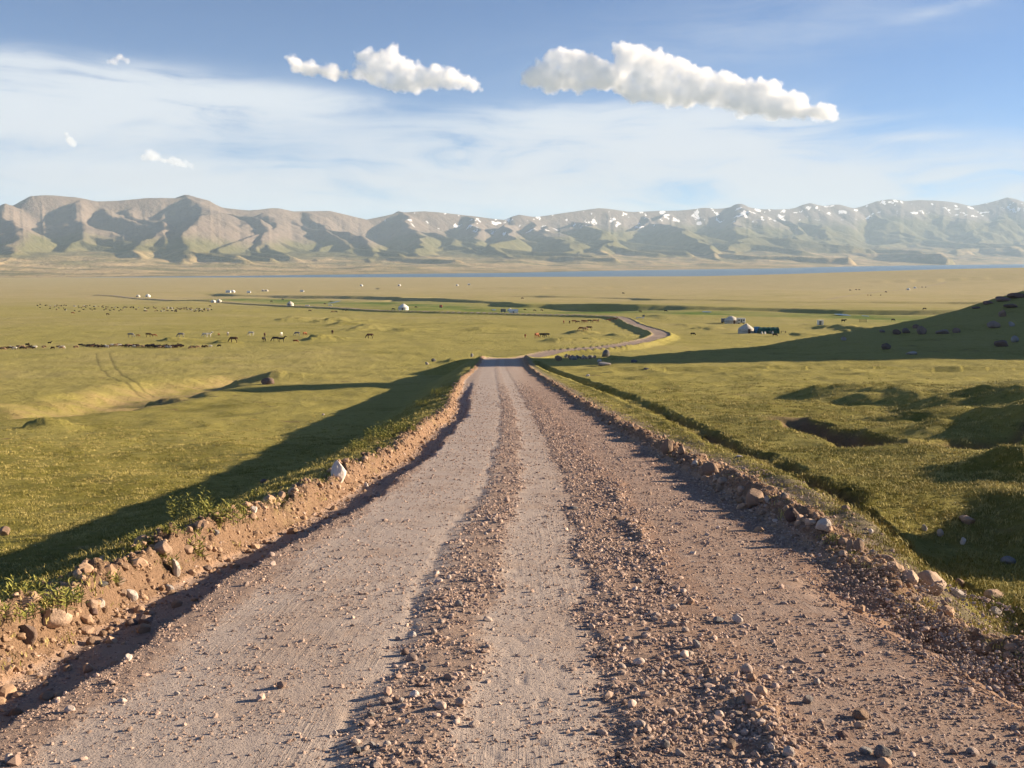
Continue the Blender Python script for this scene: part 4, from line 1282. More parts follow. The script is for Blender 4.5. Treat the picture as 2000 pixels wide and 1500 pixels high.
#PART3
# ------------------------------------------------------------------ leafy weeds on the banks
M_LEAF = mat_plain('weed_leaf', (0.27, 0.265, 0.068), 0.7, 0.35, 30)
M_STEM = mat_plain('weed_stem', (0.16, 0.14, 0.06), 0.8, 0.2, 20)
def weed(loc, wid, hgt, label, seed, cat='weed'):
    r = random.Random(seed)
    root = link('thistle_clump', None, loc=loc, label=label, cat=cat, group='leafy weeds along the left bank')
    SV, SF, LV, LF = [], [], [], []
    stems = max(7, int(wid / 0.022))
    for i in range(min(stems, 60)):
        bx = r.uniform(-0.5, 0.5) * wid; by = r.uniform(-0.25, 0.25) * wid
        h = hgt * r.uniform(0.45, 1.0) * (1 - 0.5 * abs(bx / wid) * 1.2)
        lx, ly = r.uniform(-.25, .25) * h, r.uniform(-.25, .25) * h
        k = len(SV); w_ = 0.004
        SV += [(bx - w_, by, -0.02), (bx + w_, by, -0.02), (bx, by + w_, -0.02), (bx + lx, by + ly, h)]
        SF += [(k, k + 1, k + 3), (k + 1, k + 2, k + 3), (k + 2, k, k + 3)]
        nl = r.randint(9, 14)
        for j in range(nl):
            f = (j + 0.5) / nl
            cx, cy, cz = bx + lx * f, by + ly * f, h * f
            a_ = j * 2.4 + r.uniform(-.4, .4)
            L_ = (0.05 + 0.035 * r.random()) * (1.15 - 0.5 * f) * (hgt / 0.22) ** 0.5
            up_ = 0.25 + 0.7 * f + r.uniform(-.15, .15)
            dx_, dy_ = math.cos(a_), math.sin(a_)
            ww = L_ * 0.17
            k = len(LV)
            p0 = (cx, cy, cz)
            m1 = (cx + dx_ * L_ * .5 - dy_ * ww, cy + dy_ * L_ * .5 + dx_ * ww, cz + L_ * up_ * .55)
            m2 = (cx + dx_ * L_ * .5 + dy_ * ww, cy + dy_ * L_ * .5 - dx_ * ww, cz + L_ * up_ * .55)
            mm = (cx + dx_ * L_ * .5, cy + dy_ * L_ * .5, cz + L_ * up_ * .45)
            tip = (cx + dx_ * L_, cy + dy_ * L_, cz + L_ * up_ * .75)
            LV += [p0, m1, mm, m2, tip]
            LF += [(k, k + 2, k + 1), (k, k + 3, k + 2), (k + 1, k + 2, k + 4), (k + 2, k + 3, k + 4)]
    for nm, V, F, mt_ in (('stem', SV, SF, M_STEM), ('foliage', LV, LF, M_LEAF)):
        me = bpy.data.meshes.new(nm); me.from_pydata(V, [], F)
        link(nm, me, mt_, parent=root)
weeds = [(70, 1182, 120, 42, 'yellow-green leafy weeds behind the long tan boulder at the left edge'), (128, 1176, 60, 26, 'low weeds around the pale stone on the left bank'),
    (18, 1205, 70, 26, 'dark weeds with straw tips at the left picture edge'),
    (375, 1012, 70, 44, 'left half of the large thistle clump on the left bank'), (425, 1020, 80, 40, 'right half of the large thistle clump on the left bank'), (340, 1042, 36, 16, 'small weed just left of the large thistle clump'),
    (388, 1090, 30, 36, 'upright weed sprouting from the bank soil below the thistle clump'), (275, 1056, 40, 14, 'low weed in the shade at the grass edge'), (508, 970, 24, 16, 'small green weed past the large thistle clump'),
    (738, 860, 40, 22, 'nearest of the weeds beyond the upright stone'), (765, 850, 50, 22, 'wide weed beyond the upright stone'), (795, 842, 30, 18, 'weed at the far end of the clump beyond the upright stone'), (702, 878, 28, 18, 'single weed left of the clump beyond the upright stone'),
    (826, 794, 26, 12, 'distant weed on the left bank, nearer one'), (862, 770, 34, 10, 'distant weed on the left bank, farther one'), (330, 1105, 34, 24, 'weed next to the cream wedge of stone'), (215, 1140, 30, 16, 'sprig between the bank stones'),
    (1800, 1130, 34, 12, 'green herb behind the biggest boulder on the right bank'), (1955, 1185, 30, 20, 'bright green herb by the whitish stone'), (1625, 1058, 30, 10, 'low herb behind the right bank stones')]
for i, ((px, py, wpx, hpx, lab), p) in enumerate(zip(weeds, up([(w_[0], w_[1]) for w_ in weeds]))):
    k = math.hypot(p[0], p[1]) / FPX
    weed(p, wpx * k * 1.2, max(hpx * k, 0.06) * 1.45, lab, 900 + i)

# ------------------------------------------------------------------ animals: one body mesh grown from tapered limbs
def tube(bm, p0, p1, r0, r1, seg=8):
    p0 = Vector(p0); p1 = Vector(p1)
    ax = (p1 - p0); L_ = ax.length
    if L_ < 1e-6: return
    q = ax.to_track_quat('Z', 'Y').to_matrix().to_4x4()
    m = Matrix.Translation((p0 + p1) / 2) @ q
    bmesh.ops.create_cone(bm, cap_ends=True, segments=seg, radius1=r0, radius2=r1, depth=L_, matrix=m)
    for p, r in ((p0, r0), (p1, r1)):
        bmesh.ops.create_icosphere(bm, subdivisions=1, radius=r, matrix=Matrix.Translation(p))
def remeshed(name, bm, voxel, mat=None, ratio=None):
    me = bpy.data.meshes.new(name); bm.to_mesh(me); bm.free()
    o = bpy.data.objects.new(name, me); COL.objects.link(o)
    md = o.modifiers.new('r', 'REMESH'); md.mode = 'VOXEL'; md.voxel_size = voxel; md.use_smooth_shade = True
    sm = o.modifiers.new('s', 'SMOOTH'); sm.iterations = 3
    if ratio:
        dm = o.modifiers.new('d', 'DECIMATE'); dm.ratio = ratio
    dg = bpy.context.evaluated_depsgraph_get()
    out = bpy.data.meshes.new_from_object(o.evaluated_get(dg), depsgraph=dg)
    bpy.data.objects.remove(o, do_unlink=True)
    out.name = name
    out.materials.clear()
    if mat: out.materials.append(mat)
    return out
def animal_mesh(name, kind, graze, mat_):
    """faces +X; shoulder height 1.45 (horse), 1.3 (cattle), 0.72 (sheep)"""
    bm = bmesh.new()
    if kind == 'horse':
        sh, bl, tr, lr = 1.40, 1.25, 0.29, 0.065
    elif kind == 'cow':
        sh, bl, tr, lr = 1.25, 1.35, 0.34, 0.065
    else:
        sh, bl, tr, lr = 0.66, 0.62, 0.19, 0.034
    zb = sh - tr
    tube(bm, (-bl * .45, 0, zb), (0, 0, zb - .02), tr * .95, tr * .93)
    tube(bm, (0, 0, zb - .02), (bl * .45, 0, zb), tr * .93, tr * .98)
    for sx_ in (1, -1):
        for sy_ in (1, -1):
            y0 = sy_ * tr * .55
            if sx_ > 0:      # front leg, wrist low
                a_ = (bl * .42, y0, zb - tr * .3); b_ = (bl * .42 + .02, y0, zb * .47); c_ = (bl * .41, y0, .10 * sh); d_ = (bl * .43, y0, 0.03)
            else:            # hind leg, stifle forward, hock backward
                a_ = (-bl * .40, y0, zb - tr * .1); b_ = (-bl * .34, y0, zb * .66); c_ = (-bl * .52, y0, zb * .43); d_ = (-bl * .49, y0, .03)
            tube(bm, a_, b_, lr * 2.2, lr * 1.15, 6); tube(bm, b_, c_, lr * 1.15, lr * .8, 6); tube(bm, c_, d_, lr * .8, lr * .85, 6)
    nx = bl * .55
    if kind == 'horse':
        if graze:
            n0, n1_, hd = (nx, 0, zb + .08), (nx + .45, 0, zb - .42), (nx + .68, 0, zb - .92)
        else:
            n0, n1_, hd = (nx, 0, zb + .12), (nx + .38, 0, zb + .62), (nx + .78, 0, zb + .38)
        tube(bm, n0, n1_, .22, .13); tube(bm, n1_, hd, .13, .075)
        e = n1_
        for sy_ in (1, -1): tube(bm, (e[0], sy_ * .06, e[2] + .08), (e[0] + .01, sy_ * .08, e[2] + .22), .035, .02, 5)
        tube(bm, (-bl * .5 - .20, 0, zb + .12), (-bl * .5 - .33, 0, zb - .5), .07, .05, 6)
    elif kind == 'cow':
        if graze:
            n0, n1_, hd = (nx, 0, zb + .05), (nx + .35, 0, zb - .35), (nx + .52, 0, zb - .80)
        else:
            n0, n1_, hd = (nx, 0, zb + .10), (nx + .42, 0, zb + .22), (nx + .78, 0, zb + .0)
        tube(bm, n0, n1_, .24, .16); tube(bm, n1_, hd, .16, .10)
        for sy_ in (1, -1):
            tube(bm, (n1_[0], sy_ * .08, n1_[2] + .08), (n1_[0], sy_ * .24, n1_[2] + .20), .035, .02, 5)
        tube(bm, (-bl * .5 - .27, 0, zb + .15), (-bl * .5 - .30, 0, zb - .6), .04, .04, 5)
    else:
        if graze:
            n0, n1_, hd = (nx, 0, zb), (nx + .16, 0, zb - .22), (nx + .26, 0, zb - .40)
        else:
            n0, n1_, hd = (nx - .02, 0, zb + .06), (nx + .14, 0, zb + .26), (nx + .32, 0, zb + .18)
        tube(bm, n0, n1_, .12, .085); tube(bm, n1_, hd, .085, .05)
        for sy_ in (1, -1): tube(bm, (n1_[0] - .01, sy_ * .05, n1_[2] + .03), (n1_[0] - .03, sy_ * .13, n1_[2]), .022, .014, 5)
        tube(bm, (-bl * .5 - .12, 0, zb + .05), (-bl * .5 - .18, 0, zb - .12), .05, .03, 5)
    return remeshed(name, bm, 0.045 if kind != 'sheep' else 0.026, mat_, 0.30 if kind != 'sheep' else 0.22)
COATS = {'white': (0.62, 0.58, 0.52), 'grey': (0.24, 0.23, 0.23), 'chestnut': (0.24, 0.085, 0.035), 'brown': (0.075, 0.036, 0.022), 'black': (0.016, 0.013, 0.013), 'tan': (0.34, 0.22, 0.13)}
COATM = {k: mat_plain(k + '_coat', c, 0.8, 0.18, 5) for k, c in COATS.items()}
_am = {}
def amesh(kind, graze, coat):
    if (kind, graze, coat) not in _am:
        if (kind, graze) not in _am:
            _am[(kind, graze)] = animal_mesh(kind, kind, graze, None)
        me = _am[(kind, graze)].copy(); me.materials.clear(); me.materials.append(COATM[coat])
        _am[(kind, graze, coat)] = me
    return _am[(kind, graze, coat)]
def put_animals(rows):
    """px, py (feet), kind, coat, grazing, facing degrees (0 = right, 180 = left), scale, label, group"""
    for r, p in zip(rows, up([(r[0], r[1]) for r in rows])):
        _, _, kind, coat, graze, face, sc_, lab, grp = r
        o = link(kind, amesh(kind, graze, coat), loc=(p[0], p[1], p[2] - 0.01), label=lab, cat=kind, group=grp)
        o.rotation_euler = (0, 0, math.radians(face)); o.scale = (sc_,) * 3
H = 'horse'
g1 = 'horses grazing beyond the flock on the left'; g2 = 'horses near the far bend of the road'; g3 = 'animals scattered over the far plain'
horses = [
 (255, 659, H, 'grey', True, 0, 1.05, 'grey-brown horse grazing, leftmost horse above the flock', g1), (269, 658, H, 'chestnut', True, 10, .6, 'small foal beside the leftmost grey-brown horse', g1),
 (290, 658.5, H, 'brown', True, 5, 1, 'dark brown horse with a foal, above the flock', g1), (301, 658.5, H, 'chestnut', True, 20, .75, 'reddish foal beside the dark brown mare', g1),
 (354, 659, H, 'grey', True, 185, 1.05, 'pale grey horse grazing alone above the flock', g1), (401, 658.5, H, 'white', True, 170, 1, 'white horse, left one of a close pair', g1),
 (408, 658.5, H, 'white', False, 5, 1, 'white horse, right one of a close pair', g1), (427, 656, H, 'chestnut', True, 80, .6, 'small reddish foal between white horses', g1),
 (445, 656, H, 'grey', True, 95, .95, 'grey horse seen from behind', g1), (491, 656, H, 'white', True, 170, 1.05, 'white horse grazing right of the grey one', g1),
 (457, 669.5, H, 'brown', True, 180, 1.25, 'large dark brown horse standing nearer than the white ones', g1), (517, 658, H, 'brown', True, 100, 1, 'dark horse seen end-on behind another dark one', g1),
 (515, 668, H, 'black', True, 80, 1.1, 'black horse seen end-on, nearer of two', g1), (539, 667.5, H, 'black', True, 190, 1.1, 'black horse, left of two that touch', g1),
 (550, 668.5, H, 'black', False, 5, 1.05, 'black horse, right of two that touch', g1), (549.5, 657, H, 'white', True, 85, 1.0, 'white horse seen from behind above the black pair', g1),
 (581, 656, H, 'grey', True, 175, 1.0, 'pale horse grazing next to a chestnut one', g1), (595, 655.5, H, 'chestnut', True, 60, .9, 'bright chestnut horse grazing next to a pale one', g1),
 (577, 669, 'cow', 'chestnut', True, 10, .7, 'reddish calf in the shaded dip right of the black horses', g1),
 (649.5, 653, H, 'brown', True, 110, 1.1, 'dark horse alone between the herd and the road', g1), (723, 661, H, 'brown', True, 200, 1.15, 'dark brown horse grazing alone nearest the road on the left', g1),
 (1026, 660, H, 'chestnut', True, 95, .9, 'chestnut foal left of the three near the road crest', g2), (1048, 661, H, 'chestnut', True, 60, 1.3, 'large chestnut horse beside two black ones', g2),
 (1059, 660, H, 'black', True, 5, 1.15, 'black horse grazing, left of the two beside the chestnut', g2), (1068, 659.5, H, 'black', True, 180, 1.1, 'black horse grazing, right of the two beside the chestnut', g2),
 (1101, 632, H, 'chestnut', True, 85, 1.1, 'chestnut horse at the left end of the row below the far track', g2), (1112.5, 632, H, 'brown', True, 95, 1.0, 'dark horse second in the row below the far track', g2),
 (1121, 631.5, H, 'chestnut', True, 0, 1.15, 'chestnut horse third in the row below the far track', g2), (1129, 632, H, 'brown', True, 180, 1.0, 'brown horse fourth in the row below the far track', g2),
 (1139, 631, H, 'chestnut', True, 5, 1.1, 'chestnut horse left of the black one in the row', g2), (1144, 631, H, 'chestnut', True, 175, 1.0, 'second chestnut left of the black one in the row', g2),
 (1151, 630.5, H, 'black', True, 0, 1.15, 'black horse in the middle of the row below the far track', g2), (1162, 630.5, H, 'chestnut', True, 175, 1.15, 'chestnut horse right of the black one in the row', g2),
 (1168, 630, H, 'brown', False, 60, 1.05, 'brown horse touching the chestnut in the row', g2), (1187, 628, H, 'chestnut', True, 0, 1.0, 'chestnut horse near the road end of the row', g2),
 (1195, 627, H, 'chestnut', True, 180, 1.0, 'reddish horse almost at the road in the row', g2), (1201, 627, H, 'chestnut', False, 0, 1.1, 'last chestnut horse of the row beside the road', g2),
 (1136, 646.5, H, 'chestnut', True, 170, 1.1, 'chestnut horse of the pair below the row, outer one', g2), (1142, 646.5, H, 'tan', True, 10, 1.0, 'tan foal in the pair below the row', g2), (1151, 645.5, H, 'brown', True, 175, 1.15, 'dark brown horse of the pair below the row', g2),
 (605, 609, H, 'brown', True, 10, 1.0, 'brown horse by the far track, leftmost', g3), (650, 611, H, 'chestnut', True, 180, 1.0, 'chestnut horse below the far track, left of two', g3), (656, 611, H, 'brown', True, 0, 1.0, 'brown horse below the far track, right of two', g3),
 (672, 608, H, 'black', True, 5, 1.0, 'black horse on the shadow line below the far track', g3), (678, 608, H, 'black', True, 175, 1.0, 'second black horse on the shadow line below the far track', g3),
 (1647, 629.5, 'cow', 'black', False, 5, 1.2, 'black cow tethered right of the white cabin', g3), (1744, 627, 'cow', 'black', True, 10, 1.0, 'black cow on the green flat near the hill slope', g3),
 (1806, 606, H, 'brown', True, 170, 1.15, 'brown horse above the dark terrace shadow on the right', g3), (1660, 568, 'cow', 'black', True, 5, 1.6, 'tiny dark animal far right on the tan plain, first of three', g3),
 (1672, 567, 'cow', 'brown', True, 5, 1.6, 'tiny dark animal far right on the tan plain, middle of three', g3), (1678, 567, 'cow', 'brown', True, 5, 1.5, 'tiny dark animal far right on the tan plain, last of three', g3),
 (1730, 571.5, 'cow', 'brown', True, 5, 1.6, 'lone tiny brown animal below the three on the tan plain', g3), (1701, 578, 'cow', 'brown', False, 90, 1.3, 'tiny brown animal beside the faint track on the right', g3),
 (1695, 577.5, 'cow', 'chestnut', False, 90, 1.2, 'tiny reddish animal beside the faint track on the right', g3), (1720, 577.5, 'cow', 'brown', True, 90, 1.2, 'tiny animal right of the reddish one by the faint track', g3),
 (1801, 562, 'cow', 'black', False, 90, 1.6, 'tiny dark animal near the far tents, left', g3), (1808, 562, 'cow', 'black', False, 90, 1.6, 'tiny dark animal near the far tents, right', g3), (1217, 574, 'cow', 'black', True, 0, 1.6, 'lone dark cow on the plain above the far terrace', g3),
 (530, 590, 'cow', 'black', True, 0, 1.2, 'dark cow on the green river flat', g3), (552, 586, 'cow', 'black', True, 0, 1.3, 'black cow by the upper edge of the green flat', g3), (1020, 584, 'cow', 'brown', True, 0, 1.3, 'brown cow between the two dark terrace lines', g3),
 (1025, 606.5, 'cow', 'brown', True, 0, 1.0, 'brown cow right of the tent camp, nearer', g3), (1044, 608, 'cow', 'black', True, 0, 1.0, 'black cow right of the tent camp', g3), (1058, 607.5, 'cow', 'brown', True, 30, 1.0, 'brown cow farther right of the tent camp', g3),
 (1250, 610, 'cow', 'brown', True, 0, 1.0, 'brown cow above the far road sign', g3), (1300, 609, 'cow', 'black', True, 0, 1.0, 'black cow above and right of the far road sign', g3),
 (768, 606, 'cow', 'black', True, 0, 1.1, 'black cow left of the lone yurt', g3), (812, 601.5, 'cow', 'black', True, 0, 1.0, 'black calf right of the lone yurt', g3), (634, 594.5, 'cow', 'brown', True, 0, 1.0, 'brown cow on the river flat right of the small yurt', g3),
 (1513, 657, 'cow', 'black', True, 0, .8, 'black calf lying beside the dug earth heap', g3), (1353, 655, 'cow', 'black', True, 0, .8, 'small black animal on the grass left of the yurt camp', g3), (410, 599, 'cow', 'brown', True, 0, 1.0, 'brown cow below the far track on the left', g3),
]
put_animals(horses)
# sheep and goats strung out in the near flock
rs = random.Random(21)
sheep = []
clusters = [(0, 14, 683, 5, 'brown'), (17, 33, 682, 6, 'mixed'), (35, 49, 681, 6, 'brown'), (50, 59, 675, 2, 'mixed'), (54, 70, 681, 6, 'mixed'), (83, 88, 681, 2, 'white'), (96, 99, 673, 1, 'black'), (103, 104, 681, 1, 'black'),
            (112, 125, 681, 4, 'white'), (145, 151, 680, 3, 'tan'), (156, 165, 677, 3, 'mixed'), (171, 190, 678, 9, 'black'), (190, 214, 679, 13, 'mixed'), (218, 241, 677, 11, 'mixed'), (245, 272, 678, 15, 'mixed'), (276, 281, 678, 2, 'tan'),
            (285, 300, 678, 9, 'black'), (300, 345, 679.5, 26, 'mixed'), (345, 358, 678, 6, 'mixed'), (370, 382, 680.5, 4, 'brown'), (387, 388, 681, 1, 'tan'), (396, 403, 680, 3, 'black'), (411, 412, 677.5, 1, 'white'), (428, 429, 678, 1, 'black')]
for a_, b_, py, n, tone in clusters:
    for i in range(n):
        coat = {'brown': rs.choice(('brown', 'brown', 'black', 'tan')), 'mixed': rs.choice(('black', 'black', 'brown', 'white', 'brown', 'tan')), 'white': rs.choice(('white', 'tan')), 'black': rs.choice(('black', 'black', 'brown')), 'tan': 'tan'}[tone]
        px = a_ + (b_ - a_) * (i + rs.uniform(.1, .9)) / n
        nm_ = {'white': 'cream-white', 'tan': 'tan', 'black': 'black', 'brown': 'dark brown'}[coat]
        if n == 1:
            lab = '%s sheep apart from the near flock, at the %s' % (nm_, 'raised left part' if px < 110 else ('dung patch gap' if px < 170 else 'right end of the row'))
            if px > 420: lab = 'black goat last on the right of the near flock'
            if 384 < px < 390: lab = 'tan sheep standing upright near the right end of the near flock'
        else:
            lab = '%s sheep in the long near flock, %s' % (nm_, 'bunched at the left picture edge' if px < 75 else ('strung out below the two-rut bend' if px < 170 else ('in the left clump above the wheel ruts' if px < 245 else ('in the dense right clump' if px < 360 else 'past the right end of the dense clump'))))
        sheep.append((px, py + rs.uniform(-1.6, 1.2), 'sheep', coat, rs.random() < .7, rs.choice((0, 180)) + rs.uniform(-35, 35), rs.uniform(.95, 1.2), lab, 'sheep and goats of the near flock'))
put_animals(sheep)
far = []
for i in range(170):
    q = rs.random(); px = 70 + 345 * (rs.random() ** 0.85)
    topy = 597.5 + 7.5 * ((px - 70) / 345.0) ** 1.1
    if q < 0.55:
        py = topy + rs.gauss(0, .8)
    elif q < 0.72 and px < 160:
        py = 597.5 + (px - 70) * 0.13 + rs.gauss(0, .5)
    else:
        py = topy + rs.uniform(0.5, 9.5 - 4 * ((px - 70) / 345.0))
    coat = rs.choice(('black', 'black', 'brown', 'black', 'tan', 'white'))
    nm_ = {'white': 'whitish', 'tan': 'tan', 'black': 'black', 'brown': 'brown'}[coat]
    far.append((px, py, 'sheep', coat, rs.random() < .7, rs.choice((0, 180)) + rs.uniform(-35, 35), rs.uniform(1.1, 1.5), '%s sheep, tiny, in the spread-out far flock on the left' % nm_, 'sheep of the far flock'))
put_animals(far)
put_animals([(142, 613.5, H, 'chestnut', True, 20, .9, 'chestnut horse at the lower left of the far flock', 'sheep of the far flock'), (210, 616, H, 'brown', True, 0, .9, 'brown horse at the lower edge of the far flock', 'sheep of the far flock')])

# ------------------------------------------------------------------ yurts, tents and other camp things
M_FELT = mat_plain('felt', (0.56, 0.52, 0.45), 0.95, 0.18, 2.2, bump=0.05)
M_FELT2 = mat_plain('white_felt', (0.70, 0.69, 0.66), 0.95, 0.10, 2.2, bump=0.05)
M_WOOD = mat_plain('painted_wood', (0.10, 0.045, 0.03), 0.6, 0.2, 5)
M_ROPE = mat_plain('rope', (0.20, 0.15, 0.10), 0.9)
M_WHITE = mat_plain('white_paint', (0.72, 0.72, 0.70), 0.5, 0.08, 2)
M_STEEL = mat_plain('dull_metal', (0.14, 0.16, 0.18), 0.5, 0.2, 3)
M_TARP = mat_plain('green_tarpaulin', (0.010, 0.075, 0.055), 0.45, 0.35, 1.5, bump=0.1)
M_BLUE = mat_plain('blue_plastic', (0.05, 0.20, 0.36), 0.5, 0.2, 2)
M_GLASS = mat_plain('dark_glass', (0.02, 0.025, 0.03), 0.15, 0.1, 2, 0.5)
M_TYRE = mat_plain('rubber', (0.02, 0.02, 0.02), 0.8)
def lathe(prof, seg=28, x0=0.0, bump_seed=None, amp=0.0, arc=None):
    V = []; F = []
    for j, (r, z) in enumerate(prof):
        for i in range(seg):
            a_ = 2 * math.pi * i / seg
            rr_ = r * (1 + (amp * mnoise.noise(Vector((math.cos(a_) * 2 + (bump_seed or 0), math.sin(a_) * 2, z))) if amp else 0))
            V.append((x0 + rr_ * math.cos(a_), rr_ * math.sin(a_), z))
    for j in range(len(prof) - 1):
        for i in range(seg):
            n_ = (i + 1) % seg
            F.append((j * seg + i, j * seg + n_, (j + 1) * seg + n_, (j + 1) * seg + i))
    me = bpy.data.meshes.new('lathe'); me.from_pydata(V, [], F)
    for p in me.polygons: p.use_smooth = True
    me.set_sharp_from_angle(angle=math.radians(40))
    return me
def boxm(cx, cy, cz, sx, sy, sz, bev=0.02):
    bm = bmesh.new(); bmesh.ops.create_cube(bm, size=1.0)
    for v in bm.verts: v.co = Vector((cx + v.co.x * sx, cy + v.co.y * sy, cz + v.co.z * sz))
    if bev: bmesh.ops.bevel(bm, geom=bm.edges[:], offset=bev, segments=1, affect='EDGES')
    me = bpy.data.meshes.new('box'); bm.to_mesh(me); bm.free(); return me
def yurt(p, dia, lab, grp='felt yurts on the plain', pointed=False, white=False, pipe=False, door_deg=-75):
    root = link('yurt', None, loc=p, label=lab, cat='yurt', group=grp)
    R = dia / 2; f = M_FELT2 if white else M_FELT
    hw = 0.29 * dia; ht_ = 0.56 * dia if not pointed else 0.60 * dia
    link('wall', lathe([(R * 1.0, -0.4), (R, 0), (R * 1.01, hw * .5), (R * .985, hw)], 32, amp=0.015, bump_seed=p[0]), f, root)
    if pointed:
        prof = [(R * 1.03, hw - .04), (R * 1.0, hw + .03), (R * .72, hw + (ht_ - hw) * .36), (R * .42, hw + (ht_ - hw) * .72), (R * .14, ht_)]
    else:
        prof = [(R * 1.03, hw - .04), (R * .99, hw + .03), (R * .80, hw + (ht_ - hw) * .42), (R * .52, hw + (ht_ - hw) * .80), (R * .20, ht_)]
    link('roof', lathe(prof, 32, amp=0.03, bump_seed=p[1]), f, root)
    link('crown_cover', lathe([(R * .22, ht_ - .05), (R * .20, ht_ + .07), (R * .05, ht_ + .13), (0.001, ht_ + .13)], 20), M_FELT, root)
    me = lathe([(R * 1.02, hw * .52), (R * 1.035, hw * .54), (R * 1.035, hw * .58), (R * 1.02, hw * .60)], 32); link('rope_band', me, M_ROPE, root)
    d = boxm(0, 0, 0.85, 0.12, 0.95, 1.7); o = link('door', d, M_WOOD, root)
    a_ = math.radians(door_deg); o.location = (R * 1.0 * math.cos(a_), R * 1.0 * math.sin(a_), 0); o.rotation_euler = (0, 0, a_)
    fr = boxm(0, 0, 0.92, 0.08, 1.15, 1.86); o2 = link('door_frame', fr, M_FELT, root); o2.location = (R * .985 * math.cos(a_), R * .985 * math.sin(a_), 0); o2.rotation_euler = (0, 0, a_)
    if pipe:
        link('stovepipe', lathe([(0.09, 0), (0.09, 1.0), (0.13, 1.02), (0.13, 1.12), (0.001, 1.13)], 10), M_STEEL, root).location = (-R * .35, 0, ht_ - .35)
    return root
def wagon(p, w_, h, lab, name='caravan', mat_=None, windows=True, cat='caravan', rot=0.0):
    mat_ = mat_ or M_WHITE
    root = link(name, None, loc=p, label=lab, cat=cat); root.rotation_euler = (0, 0, rot)
    link('body', boxm(0, 0, 0.45 + (h - .45) / 2, w_, 2.2, h - .45, 0.08), mat_, root)
    link('roof', boxm(0, 0, h + .05, w_ * 1.03, 2.3, .12, 0.04), mat_, root)
    for sx_ in (-.3, .3):
        if windows: link('window', boxm(sx_ * w_, -1.105, .45 + (h - .45) * .6, w_ * .18, .03, h * .25, 0), M_GLASS, root)
        for sy_ in (-1, 1):
            me = lathe([(0.001, -.1), (.38, -.1), (.40, 0), (.38, .1), (0.001, .1)], 14); o = link('wheel', me, M_TYRE, root)
            o.rotation_euler = (math.pi / 2, 0, 0); o.location = (sx_ * w_, sy_ * .95, .38)
    link('door', boxm(0, -1.11, .45 + (h - .45) * .42, .7, .04, (h - .45) * .78, 0), M_STEEL, root)
    return root
def tent(p, w_, h, d_, lab, mat_, name='tent', cat='tent', rot=0.0, round_=False, grp=None):
    root = link(name, None, loc=p, label=lab, cat=cat, group=grp); root.rotation_euler = (0, 0, rot)
    V = []; F = []
    prof = [(-.5, 0), (-.48, .45), (-.30, .80), (0, 1.0), (.30, .80), (.48, .45), (.5, 0)] if round_ else [(-.5, 0), (-.42, .5), (0, 1), (.42, .5), (.5, 0)]
    ns = 9
    for i in range(ns):
        u = -0.5 + i / (ns - 1)
        for (yy, zz) in prof:
            sag = 1 - 0.06 * (1 - abs(math.cos(u * math.pi * 4)))
            V.append((u * w_ , yy * d_, zz * h * sag - 0.15 * (zz == 0)))
    m_ = len(prof)
    for i in range(ns - 1):
        for j in range(m_ - 1):
            F.append((i * m_ + j, i * m_ + j + 1, (i + 1) * m_ + j + 1, (i + 1) * m_ + j))
    F.append(tuple(range(m_))); F.append(tuple(range((ns - 1) * m_, ns * m_))[::-1])
    me = bpy.data.meshes.new('cover'); me.from_pydata(V, [], F); link('cover', me, mat_, root)
    link('door_flap', boxm(0, -d_ * .47, h * .26, w_ * .14, .05, h * .5, 0), M_STEEL, root).rotation_euler = (0.12, 0, 0)
    return root
def sz(p): return math.hypot(p[0], p[1]) / FPX
C = up([(1457, 651), (1428, 632), (1447, 632), (1413, 630.5), (1501, 651), (1478, 650), (1530, 651), (1602, 634.5)])
yurt(C[0], 30 * sz(C[0]), 'nearest yurt, off-white with a pointed roof, beside green tarpaulins', pointed=True, door_deg=-80)
yurt(C[1], 25 * sz(C[1]), 'domed grey-white yurt with a stovepipe behind the nearest yurt', pipe=True)
wagon(C[2], 15 * sz(C[2]), 10 * sz(C[2]), 'white box caravan behind the two yurts')
wagon(C[3], 8 * sz(C[3]), 8 * sz(C[3]), 'small dark shed on the left of the domed yurt', 'shed', M_STEEL, False, 'shed')
tent(C[4], 36 * sz(C[4]), 12 * sz(C[4]), 4.0, 'long dark green tarpaulin shelter right of the nearest yurt', M_TARP, 'tarpaulin_shelter', 'shelter', round_=True)
tent(C[5], 11 * sz(C[5]), 12 * sz(C[5]), 2.5, 'small blue tent between the nearest yurt and the green shelter', M_BLUE, grp=None)
def table(p, lab):
    root = link('table', None, loc=p, label=lab, cat='table')
    link('tabletop', boxm(0, 0, .78, 1.8, .8, .06), M_WOOD, root)
    for a_ in (-.8, .8):
        for b_ in (-.32, .32): link('leg', boxm(a_, b_, .37, .07, .07, .78, 0), M_WOOD, root)
table(C[6], 'low wooden table standing right of the green shelter')
def cabin(p, w_, lab):
    root = link('cabin', None, loc=p, label=lab, cat='cabin')
    link('wall', boxm(0, 0, w_ * .45, w_, w_, w_ * .9, .03), M_WHITE, root)
    link('roof', boxm(0, 0, w_ * .92, w_ * 1.08, w_ * 1.1, .08, .02), M_WHITE, root)
    link('door', boxm(-w_ * .15, -w_ * .505, w_ * .42, w_ * .45, .04, w_ * .78, 0), M_STEEL, root)
cabin(C[7], 9.5 * sz(C[7]), 'small white box cabin alone on the green flat')
cab2 = [(1488, 652.5), (1494, 652.5), (1509, 652)]
